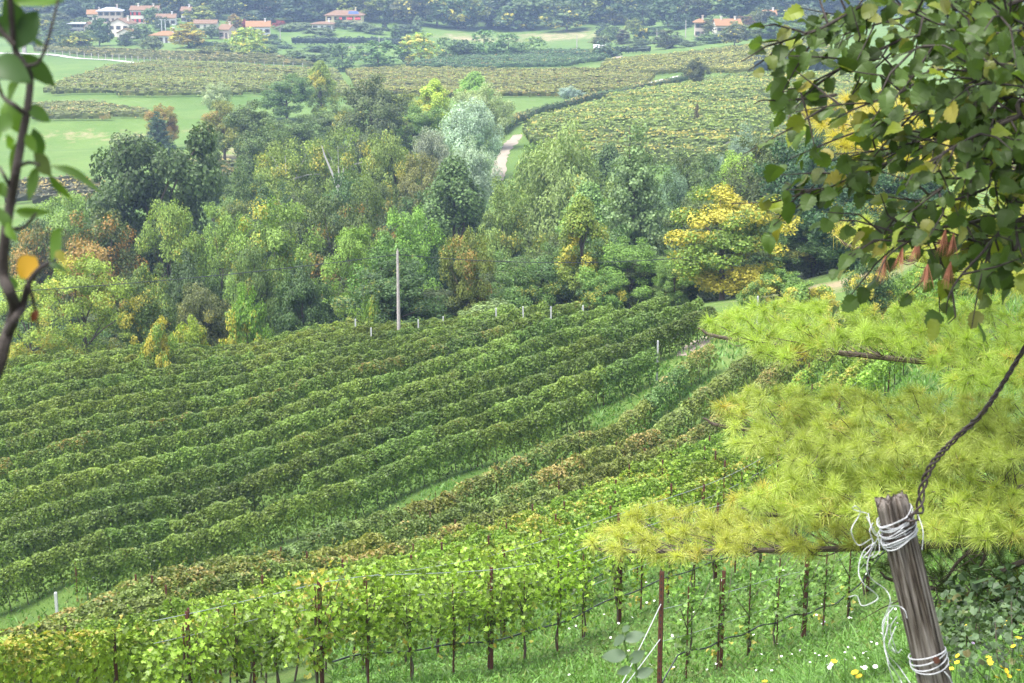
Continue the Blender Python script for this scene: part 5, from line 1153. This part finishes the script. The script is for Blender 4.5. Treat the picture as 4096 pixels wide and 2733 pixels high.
# ------------------------------------------------------------------ blurred twig on the left
def build_twig():
    r = np.random.default_rng(4); Y = 2.2; z_ = lambda x, y: (x / 4.184, y / 4.184)
    p = pix(-90, 600, Y); b = Vector((p.x, p.y, h1(p.x, p.y)))
    t = thing('fruit_tree_sapling', b, 'blurred leafy twig close by with one orange leaf', 'sapling')
    def stem(pl, r0, r1, root=False):
        q = [np.array(pix(*z_(x, y), Y + r.normal(0, .01))) for x, y in pl]
        if root: q = [np.array(b) - (0, 0, .1), np.array(pix(-75, 520, Y)), np.array(pix(-38, 420, Y))] + q
        C_ = spline(q, 7); mb = MB(); add_tube(mb, C_ - np.array(b), np.linspace(r0, r1, len(C_)), 8); mb.build('stem', M_TWIG, t)
    stem([(-20, 1560), (20, 1430), (48, 1350), (60, 1280), (40, 1220), (15, 1150), (20, 1000), (45, 840), (70, 700), (95, 560), (112, 470), (126, 330), (100, 270), (60, 190), (40, -40)], .011, .004, True)
    stem([(15, 1440), (60, 1340), (95, 1280), (118, 1190), (160, 1130), (205, 1098)], .007, .003); stem([(100, 280), (160, 260), (200, 170), (248, -20)], .003, .0015); stem([(70, 700), (120, 680), (165, 690)], .003, .002); stem([(55, 800), (20, 740), (0, 700)], .003, .002); stem([(110, 480), (60, 440), (10, 400), (-20, 300)], .004, .002)
    stem([(30, 960), (100, 950), (150, 895)], .003, .002); stem([(120, 1190), (140, 1260), (150, 1310), (165, 1400)], .003, .0015); stem([(60, 190), (0, 120), (-20, 60)], .004, .003)
    G1, G2, DG, YE = (.10, .19, .025), (.07, .14, .025), (.045, .095, .025), (.55, .30, .04)
    L = [(215, 690, 437, 797, 42, G1), (205, 725, 297, 848, 38, G1), (150, 700, 122, 835, 48, G1), (140, 535, 175, 680, 62, DG), (85, 585, 45, 720, 48, G1), (262, 950, 200, 1092, 80, G1), (60, 885, 203, 890, 48, G1), (40, 960, -10, 860, 50, G1),
         (95, 225, 225, 362, 85, G2), (-20, 240, 120, 340, 110, DG), (30, 20, 258, -15, 62, G1), (165, 45, 55, 210, 100, DG), (20, 420, 85, 560, 85, G1), (115, 445, 212, 505, 62, G2), (20, 1170, 78, 1205, 52, G2), (205, 1105, 280, 1130, 32, G2),
         (80, 350, 10, 425, 66, G1), (140, 640, 222, 740, 72, (.09, .12, .06)), (25, 930, 65, 1010, 48, G1), (-10, 560, 40, 460, 80, G2), (0, 330, 60, 250, 70, DG), (-20, 150, 60, 60, 90, DG), (-10, 760, 30, 830, 50, G1), (110, 560, 150, 640, 45, G1), (45, 830, 5, 760, 40, G1), (235, 1050, 268, 1092, 40, (.25, .24, .03)),
         (130, 165, 190, 190, 30, G2), (10, 500, -30, 600, 60, G1), (25, 560, 60, 640, 40, G2), (90, 120, 20, 0, 90, DG)]
    LMs = []
    for s in range(3):
        V, Fq = broad_leaf(40 + s, .5, .0, .8, 9, .25, .12, point=.9); mb = MB(); mb.add(V, Fq, v=.5, a=0, smooth=True); LMs.append(mb.mesh('leaf', [M_HAZEL]))
    V, Fq = broad_leaf(50, .8, .015, .8, 11, .2, .15, point=.85); mb = MB(); mb.add(V, Fq, v=.6, a=0, smooth=True); wide = mb.mesh('leaf', [M_HAZEL])
    for i, (x0, y0, x1, y1, wd, col) in enumerate(L):
        a = pix(*z_(x0, y0), Y + r.normal(0, .03)); c = pix(*z_(x1, y1), a.y + r.normal(0, .02)); d = c - a; ln = d.length
        M = basis(d, Vector((r.normal(0, .3), -1, .5 + r.normal(0, .3)))); o = obj('leaf', LMs[i % 3], t); wr = wd / 4.184 / F * Y
        o.matrix_local = Matrix.Translation(a - b) @ M @ Matrix.Diagonal((wr / .5, ln, ln, 1)); k = r.uniform(.6, .95); o.color = (col[0] * k, col[1] * k, col[2] * .8, 0)
    a = pix(*z_(150, 1075), Y); c = pix(*z_(75, 1165), Y); o = obj('leaf', wide, t); o.matrix_local = Matrix.Translation(a - b) @ basis(c - a, Vector((0, -1, .2))) @ Matrix.Scale((c - a).length, 4); o.color = (*YE, 0); o['label'] = 'orange leaf'
    a = pix(*z_(160, 1295), Y); c = pix(*z_(128, 1350), Y); o = obj('leaf', LMs[0], t); o.matrix_local = Matrix.Translation(a - b) @ basis(c - a, Vector((0, -1, .2))) @ Matrix.Scale((c - a).length, 4); o.color = (.12, .04, .02, 0); o['label'] = 'withered brown leaf'
build_twig()

# ------------------------------------------------------------------ old wooden post, twine and twisted wire
def wood_mat():
    m, n, out = newmat('weathered_wood'); tc = nd(n, 'ShaderNodeTexCoord'); mp = nd(n, 'ShaderNodeMapping'); mp.inputs['Scale'].default_value = (1, 1, .045); n.links.new(tc.outputs['Object'], mp.inputs[0])
    def nz(sc, d=8, ro=.65):
        x = nd(n, 'ShaderNodeTexNoise'); x.inputs['Scale'].default_value = sc; x.inputs['Detail'].default_value = d; x.inputs['Roughness'].default_value = ro; n.links.new(mp.outputs[0], x.inputs['Vector']); return x.outputs['Fac']
    def ramp(f, st):
        x = nd(n, 'ShaderNodeValToRGB'); n.links.new(f, x.inputs[0]); e = x.color_ramp.elements
        e[0].position, e[0].color = st[0][0], (*st[0][1], 1); e[1].position, e[1].color = st[-1][0], (*st[-1][1], 1)
        for p_, c_ in st[1:-1]: q = e.new(p_); q.color = (*c_, 1)
        return x.outputs[0]
    c = ramp(nz(75), ((.35, (.012, .010, .008)), (.43, (.060, .047, .037)), (.53, (.16, .138, .12)), (.70, (.33, .295, .265))))
    br = nz(22, 4); c = mixc(n, mth(n, 'MULTIPLY', br, .25), c, (.06, .042, .03))
    p = nd(n, 'ShaderNodeBsdfPrincipled'); p.inputs['Roughness'].default_value = .9; p.inputs['Specular IOR Level'].default_value = .15; n.links.new(c, p.inputs['Base Color'])
    b = nd(n, 'ShaderNodeBump'); b.inputs['Strength'].default_value = 1.0; b.inputs['Distance'].default_value = .012; n.links.new(nz(75), b.inputs['Height']); n.links.new(b.outputs[0], p.inputs['Normal']); n.links.new(p.outputs[0], out.inputs['Surface'])
    return m
def build_post():
    r = np.random.default_rng(12); Y = 5.0
    top = np.array(pix(891, 500, Y)); low = np.array(pix(936, 690, Y)); ax = norm(top - low); L = 1.55; base = top - ax * L
    t = thing('wooden_post', base, 'leaning split weathered wooden post wrapped in white twine', 'post')
    Mx = basis(ax, (0, -1, 0)); Rm = np.array(Mx)[:3, :3]; E = np.stack([Rm[:, 0], -Rm[:, 2], Rm[:, 1]], 1)     # local x right, y away, z along
    nz_, na = 70, 64; R0 = .052; ph = np.arange(na) / na * 2 * np.pi; zz = np.linspace(-.1, L, nz_); phi0 = -math.pi / 2 - .12; V = []
    cr = [(r.uniform(0, 6.28), r.uniform(.08, .24), r.uniform(.05, .11), r.uniform(0, 6)) for _ in range(20)]
    for i, z in enumerate(zz):
        dz = np.angle(np.exp(1j * (ph - phi0 - .10 * math.sin(z * 5)))); k = np.interp(z, (0, L - .35, L - .12, L), (.20, .32, .62, .95)); kw = np.interp(z, (0, L - .2, L), (.10, .17, .36))
        rr = R0 * (1 + .10 * math.sin(z * 2.0) * .3 + .22 * (1 - z / L) * .5) * (1 - k * np.exp(-(dz / kw) ** 2) - .9 * np.interp(z, (L - .16, L), (0, 1)) * np.exp(-(np.angle(np.exp(1j * (dz - math.pi))) / .3) ** 2))
        rr = rr * (1 + .05 * np.sin(3 * ph + 1) + .03 * np.sin(7 * ph + z * 2))
        for (p_, d_, w_, o_) in cr:
            dd = np.angle(np.exp(1j * (ph - p_ - .12 * math.sin(z * 4 + o_)))); rr = rr * (1 - d_ * np.exp(-(dd / w_) ** 2) * (.5 + .5 * math.sin(z * 6 + o_)))
        jag = 0 if i < nz_ - 1 else .012 * np.sin(5 * ph) + .008 * np.sin(11 * ph + 2)
        V.append(np.stack([rr * np.cos(ph), rr * np.sin(ph), z + jag * np.ones(na)], 1))
    tc = V[-1].copy(); tc[:, :2] *= .55; tc[:, 2] = L + .004 + .008 * r.normal(size=na); V.append(tc)
    V = np.concatenate(V); Fq = []
    for i in range(nz_):
        for j in range(na): k = (j + 1) % na; Fq.append((i * na + j, i * na + k, (i + 1) * na + k, (i + 1) * na + j))
    mb = MB(); mb.add(V, Fq, smooth=True); n0 = nz_ * na; mb.V.append(np.array([[0, 0, L - .01]])); c0 = mb.n; mb.n += 1
    mb.F.setdefault(3, []).append((np.array([(n0 + j, n0 + (j + 1) % na, c0) for j in range(na)]), np.full(na, .5), np.zeros(na), np.zeros(na, int), np.zeros(na, bool)))
    o = mb.build('shaft', wood_mat(), t); M4 = Matrix.Identity(4)
    for i in range(3):
        for j in range(3): M4[i][j] = E[i, j]
    o.matrix_local = M4
    wl = lambda x, y, z: base + E @ np.array([x, y, z])
    # twine: wraps, loose ends and the lower tie
    tw = thing('twine', top, 'white twine wrapped round the post head with loose dangling ends', 'twine'); 
    for k in range(20):
        mb = MB(); zc = L - .055 - .08 * r.random() ** 1.2; til = r.uniform(.15, .5); rad = R0 * r.uniform(1.03, 1.2); a = np.linspace(0, 2 * np.pi, 28); wob = .004 * np.sin(3 * a + r.uniform(0, 6))
        q = np.array([wl(rad * math.cos(b), rad * math.sin(b), zc + til * R0 * math.cos(b) + w_) for b, w_ in zip(a, wob)]); add_tube(mb, q - top, .0013 + .0008 * r.random(), 5, cap=False); mb.build('wrap', M_TWINE, tw)
    zq = lambda x, y: np.array(pix(650 + x / 6.283, 475 + y / 6.283, 4.92 + .02 * r.normal()))
    for pl in ([(1420, 420), (1340, 480), (1310, 600), (1340, 680), (1430, 760), (1400, 800), (1330, 820), (1300, 760), (1250, 765)], [(1440, 380), (1380, 500), (1365, 600), (1400, 660), (1480, 720), (1510, 790), (1480, 880), (1460, 950), (1480, 1100), (1500, 1200), (1535, 1330)],
               [(1390, 400), (1310, 440), (1265, 350), (1310, 260), (1320, 220), (1290, 195), (1275, 215), (1360, 240)], [(1680, 240), (1715, 350), (1710, 470)], [(1530, 830), (1480, 900), (1465, 1000), (1490, 1120), (1560, 1200), (1650, 1330)],
               [(1550, 890), (1510, 960), (1530, 1050), (1555, 1115), (1580, 1095)], [(1400, 300), (1380, 350), (1400, 420), (1380, 470), (1340, 520), (1400, 500), (1420, 440)], [(1370, 240), (1390, 330), (1420, 380), (1440, 350)], [(1440, 400), (1460, 450), (1500, 480)], [(1360, 260), (1380, 300), (1430, 390), (1440, 480), (1400, 520)],
               [(1500, 940), (1490, 1000), (1520, 1080), (1540, 1110)], [(1545, 950), (1520, 1010), (1500, 1080), (1545, 1120)], [(1520, 800), (1500, 850), (1490, 960), (1470, 1060), (1500, 1170), (1570, 1280), (1590, 1340)], [(1510, 825), (1560, 822), (1600, 850), (1615, 900)]):
        mb = MB(); add_tube(mb, spline([zq(x, y) for x, y in pl], 8) - top, .0015, 5); mb.build('strand', M_TWINE, tw)
    t2 = wl(0, 0, L - .575); tie = thing('twine', t2, 'white twine tied low round the wooden post', 'twine')
    for k in range(4):
        mb = MB(); a = np.linspace(0, 2 * np.pi, 28); q = np.array([wl(R0 * 1.2 * math.cos(b), R0 * 1.2 * math.sin(b), L - .575 + .012 * (k - 1.5) + .012 * math.sin(b + k)) for b in a]); add_tube(mb, q - t2, .0022, 5, cap=False); mb.build('wrap', M_TWINE, tie)
    mb = MB(); add_tube(mb, spline([zq(1850, 1235), (zq(1880, 1270)), zq(1900, 1310), zq(1940, 1340)], 6) - t2, .0022, 5); mb.build('strand', M_TWINE, tie)
    nl = MB(); c = wl(.015, -R0 * 1.05, L - .56); add_tube(nl, [c - t2, c - t2 + np.array([0, -.012, 0])], .011, 8); no = nl.build('nail', M_RUST, t); no['label'] = 'rusty nail head'; no.location = Vector(t2 - base)
    # twisted wire
    PL = [(900, 530, 5.0), (911, 520, 4.93), (919, 512, 4.97), (922, 490, 5.0), (932, 465, 5.02), (954, 440, 5.05), (980, 416, 5.1), (1002, 385, 5.2), (1024, 349, 5.3), (1060, 290, 5.4), (1180, 90, 5.6)]
    C_ = spline([np.array(pix(*p)) for p in PL], 14); wr = thing('twisted_wire', C_[0], 'thick rusty wire strands twisted together, tied to the wooden post', 'wire'); T = norm(np.gradient(C_, axis=0)); A = norm(np.cross(T, (0, 0, 1.0))); Bv = np.cross(T, A)
    cl = np.concatenate([[0], np.cumsum(np.linalg.norm(np.diff(C_, axis=0), axis=1))])
    for k in range(3):
        amp = np.interp(cl, (0, .1, .2, .5), (.014, .014, .010, .0055)); an = cl * 52 * np.interp(cl, (0, .2, .4), (.25, .6, 1)) + k * 2.09
        q = C_ + A * (amp * np.cos(an))[:, None] + Bv * (amp * np.sin(an))[:, None]; mb = MB(); add_tube(mb, q - C_[0], .0040, 6); mb.build('strand', M_CABLE, wr)
    e = np.array(pix(971, 421, 5.06)); mb = MB(); add_tube(mb, spline([e - C_[0], np.array(pix(978, 418, 5.0)) - C_[0], np.array(pix(983, 411, 4.98)) - C_[0]], 4), .0036, 6); mb.build('strand', M_CABLE, wr)
    mb = MB(); a = np.linspace(0, 2 * np.pi * 2, 50); q = np.array([wl(R0 * 1.06 * math.cos(b), R0 * 1.06 * math.sin(b), L - .12 + .01 * b / 6 + .012 * math.cos(b)) for b in a]); add_tube(mb, q - C_[0], .005, 6); mb.build('loop', M_CABLE, wr)
build_post()

# ------------------------------------------------------------------ grass, weeds and flowers of the near slope
def build_grass():
    r = np.random.default_rng(31); M_G = leafmat('grass_blades', (.30, .30, .10), trans=.3, rough=.5); n = 98000
    Y = np.exp(r.uniform(math.log(6.5), math.log(48), n)); u = r.uniform(-.12, .44, n); Y[:22000] = r.uniform(45, 105, 22000); u[:22000] = r.uniform(.04, .33, 22000); Y[22000:40000] = r.uniform(52, 108, 18000); u[22000:40000] = r.uniform(-.34, .12, 18000); X = u * Y; Z = hgt(X, Y); P = np.stack([X, Y, Z], 1)
    pn = np.sin(X * 1.7 + np.sin(Y * 1.1) * 2) * .5 + np.sin(X * .6 - Y * .9) * .5
    h = r.uniform(.06, .16, n) * (1.15 + .5 * pn) * np.interp(Y, (6, 48, 80), (1.0, 1.25, 1.9)); wd = .0045 * np.maximum(1, Y / 9) * r.uniform(.7, 1.3, n)
    d = np.stack([r.normal(0, .45, n), r.normal(0, .45, n), np.ones(n)], 1); sd = norm(np.cross(norm(d), r.normal(size=(n, 3)))) * wd[:, None]
    mid = P + d * (h * .55)[:, None]; tip = mid + np.stack([d[:, 0] * 1.5, d[:, 1] * 1.5, .75 * np.ones(n)], 1) * (h * .5)[:, None]
    V = np.stack([P - sd, P + sd, mid + sd * .8, mid - sd * .8, tip], 1).reshape(-1, 3); k5 = np.arange(n)[:, None] * 5; v = np.clip(.5 + .2 * r.normal(size=n) + .2 * pn, 0, 1); a = r.random(n)
    mb = MB(); mb.add(V, k5 + np.array([[0, 1, 2, 3]]), v=v, a=a); mb.F.setdefault(3, []).append((k5 + np.array([[3, 2, 4]]), v, a, np.zeros(n, int), np.zeros(n, bool)))
    # clover-like leaves
    m = 40000; Y = np.exp(r.uniform(math.log(7), math.log(45), m)); u = r.uniform(-.12, .36, m); X = u * Y; Z = hgt(X, Y) + r.uniform(.02, .12, m)
    leaves(mb, np.stack([X, Y, Z], 1), np.stack([r.normal(0, .5, m), -.3 + r.normal(0, .5, m), np.ones(m)], 1), np.maximum(.03, .0016 * Y) * r.uniform(.7, 1.4, m), r, HEX, np.clip(.45 + .25 * r.normal(size=m), 0, 1), r.random(m) * .9)
    o = mb.build('grass', M_G); o['kind'] = 'stuff'; o.color = (.10, .205, .035, .10); tag(o, 'lush green grass and clover on the near slope', 'grass')
build_grass()
M_YF = plain('yellow_petals', (.75, .50, .02), var=.1); M_WF = plain('white_petals', (.72, .72, .66), var=.06); M_STEM = plain('green_stem', (.07, .13, .03)); M_PF = plain('mauve_petals', (.42, .30, .50), var=.15)
def flower_mesh(petals, R, mat, seed):
    r = np.random.default_rng(seed); mb = MB()
    for k in range(petals):
        a = k * 6.283 / petals + r.normal(0, .1); d = np.array([math.cos(a), math.sin(a), .35]); s = np.array([-math.sin(a), math.cos(a), 0]) * R * (1.9 / petals + .12)
        mb.add([d * R * .12, d * R * .6 + s, d * R + (0, 0, .0), d * R * .6 - s], [(0, 1, 2, 3)], v=r.random())
    return mb.mesh('petals', [mat])
def wildflower(px, py, Y, h, proto, label, group=None, cat='flower', name='wildflower', sc=1.0):
    c = pix(px, py, Y); g = h1(c.x, c.y); zt = c.z
    if zt < g + .05: zt = g + h
    t = thing(name, (c.x, c.y, g), label, cat, group, RNG.uniform(0, 6)); H = zt - g
    mb = MB(); b = RNG.normal(0, .03 * min(1, H * 2), 2); add_tube(mb, [(b[0] * 2, b[1] * 2, -.05), (b[0], b[1], H * .5), (0, 0, H)], [.003, .0025, .002], 5); mb.build('stem', M_STEM, t)
    o = obj('petals', proto, t); o.location = (0, 0, H); o.rotation_euler = (RNG.normal(-.3, .3), RNG.normal(0, .3), 0); o.scale = (sc,) * 3
FY = [flower_mesh(6, .019, M_YF, s) for s in (1, 2)]; FW = [flower_mesh(9, .013, M_WF, s) for s in (3, 4)]; FM = flower_mesh(7, .012, M_PF, 5)
for k, (x, y, Y) in enumerate(((834, 662, 6.0), (855, 673, 3.6), (859, 677, 3.6), (765, 682, 4.2))):
    wildflower(x, y, Y, .4, FY[k % 2], ['yellow buttercup-like flower left of the twine ends', 'big blurred yellow flower, upper of a close pair', 'big blurred yellow flower, lower of a close pair', 'yellow flower low beside the grey-leaved sapling'][k], sc=(.75, .5, .5, .5)[k])
for k in range(22):
    x, y = RNG.uniform(940, 1022), RNG.uniform(618, 678); g_ = gnd(x, y, .3, 6.5, 16); wildflower(x, y, g_.y, .3, FY[k % 2], 'small yellow daisy-like flower in the weeds right of the wooden post', 'yellow flowers by the wooden post', sc=.75)
for k in range(70):
    x, y = RNG.uniform(560, 900), RNG.uniform(570, 680); g_ = gnd(x, y, .15, 10, 45); wildflower(x, y, g_.y, .15, FW[k % 2], 'tiny white flower in the grass under the staked vines', 'white flowers in the grass', sc=max(1, g_.y / 13))
for k in range(16):
    x, y = RNG.normal(835, 18), RNG.uniform(645, 668); g_ = gnd(x, y, .35, 6.5, 18); wildflower(x, y, g_.y, .35, FW[k % 2], 'white flower of the cluster left of the wooden post', 'white flower cluster by the post', sc=1.1)
for k in range(14):
    x, y = RNG.uniform(700, 1000), RNG.uniform(590, 680); g_ = gnd(x, y, .15, 8, 40); wildflower(x, y, g_.y, .15, FM, 'tiny mauve flower in the grass', 'mauve flowers in the grass', sc=max(1, g_.y / 14))
# grey-leaved sapling in front of the rusty end post, dark bramble at the right edge
def sapling():
    r = np.random.default_rng(3); Y = 5.2; c = pix(640, 700, Y); g = Vector((c.x, c.y, h1(c.x, c.y))); t = thing('sapling', g, 'blurred sapling with oval grey-green leaves before the rusty end post', 'sapling')
    q = spline([np.array(g), np.array(pix(637, 683, Y)), np.array(pix(628, 660, Y)), np.array(pix(624, 640, Y)), np.array(pix(622, 630, Y))], 6); mb = MB(); add_tube(mb, q - np.array(g), np.linspace(.006, .002, len(q)), 6); mb.build('stem', M_STEM, t)
    V, Fq = broad_leaf(61, .55, 0, .85, 8, .1, .1, point=.85); mb = MB(); mb.add(V, Fq, v=.5, smooth=True); lm = mb.mesh('leaf', [M_HAZEL])
    for (x0, y0, x1, y1) in ((624, 634, 614, 646), (624, 640, 644, 633), (627, 655, 602, 656), (629, 662, 644, 651), (632, 668, 617, 673), (635, 676, 653, 669), (622, 631, 629, 626)):
        a, b = pix(x0, y0, Y), pix(x1, y1, Y - .02); o = obj('leaf', lm, t); o.matrix_local = Matrix.Translation(a - g) @ basis(b - a, Vector((.2, -.8, .8))) @ Matrix.Scale((b - a).length, 4); o.color = (.11, .16, .095, 0)
sapling()
def bramble(x, y, Y, R, col, label, n=700, leaf=.05):
    r = np.random.default_rng(int(x)); c = pix(x, y, Y); g = Vector((c.x, c.y, h1(c.x, c.y))); t = thing('bramble', g, label, 'bush'); H = max(.4, c.z - g.z); P = norm(r.normal(size=(n, 3))) * (r.random(n) ** .4)[:, None] * (R, R, H * .6) + (0, 0, H * .5); P[:, 2] = np.abs(P[:, 2])
    mb = MB(); leaves(mb, P, P * (1, 1, .3) + r.normal(0, .4, (n, 3)) + (0, 0, .5), leaf * r.uniform(.7, 1.4, n), r, HEX, r.random(n), r.random(n)); o = mb.build('foliage', M_VINEB, t); o.color = (*col, .06)
    mb = MB()
    for k in range(14): e = P[r.integers(n)]; add_tube(mb, [(0, 0, -.05), e * .5 + r.normal(0, .03, 3), e], [.006, .004, .002], 5)
    mb.build('stems', M_BARK, t)
bramble(1015, 606, 9.5, .5, (.032, .06, .02), 'dark bramble with broad leaves at the foot of the pine')
bramble(975, 640, 9.0, .35, (.06, .10, .035), 'low weedy plants between the wooden post and the bramble', 420, .035)
bramble(1015, 655, 7.5, .35, (.07, .11, .05), 'weeds with pale seed heads below the bramble', 420, .03)

# ------------------------------------------------------------------ haze
def build_haze():
    mb = MB(); add_box(mb, (-9500, -60, -20), (9500, 6900, 132))
    m, n, out = newmat('haze')
    v = nd(n, 'ShaderNodeVolumePrincipled'); v.inputs['Color'].default_value = (.50, .68, 1.0, 1); v.inputs['Density'].default_value = .00025; v.inputs['Anisotropy'].default_value = .15
    n.links.new(v.outputs[0], out.inputs['Volume'])
    o = mb.build('haze', m); o['kind'] = 'stuff'
build_haze()
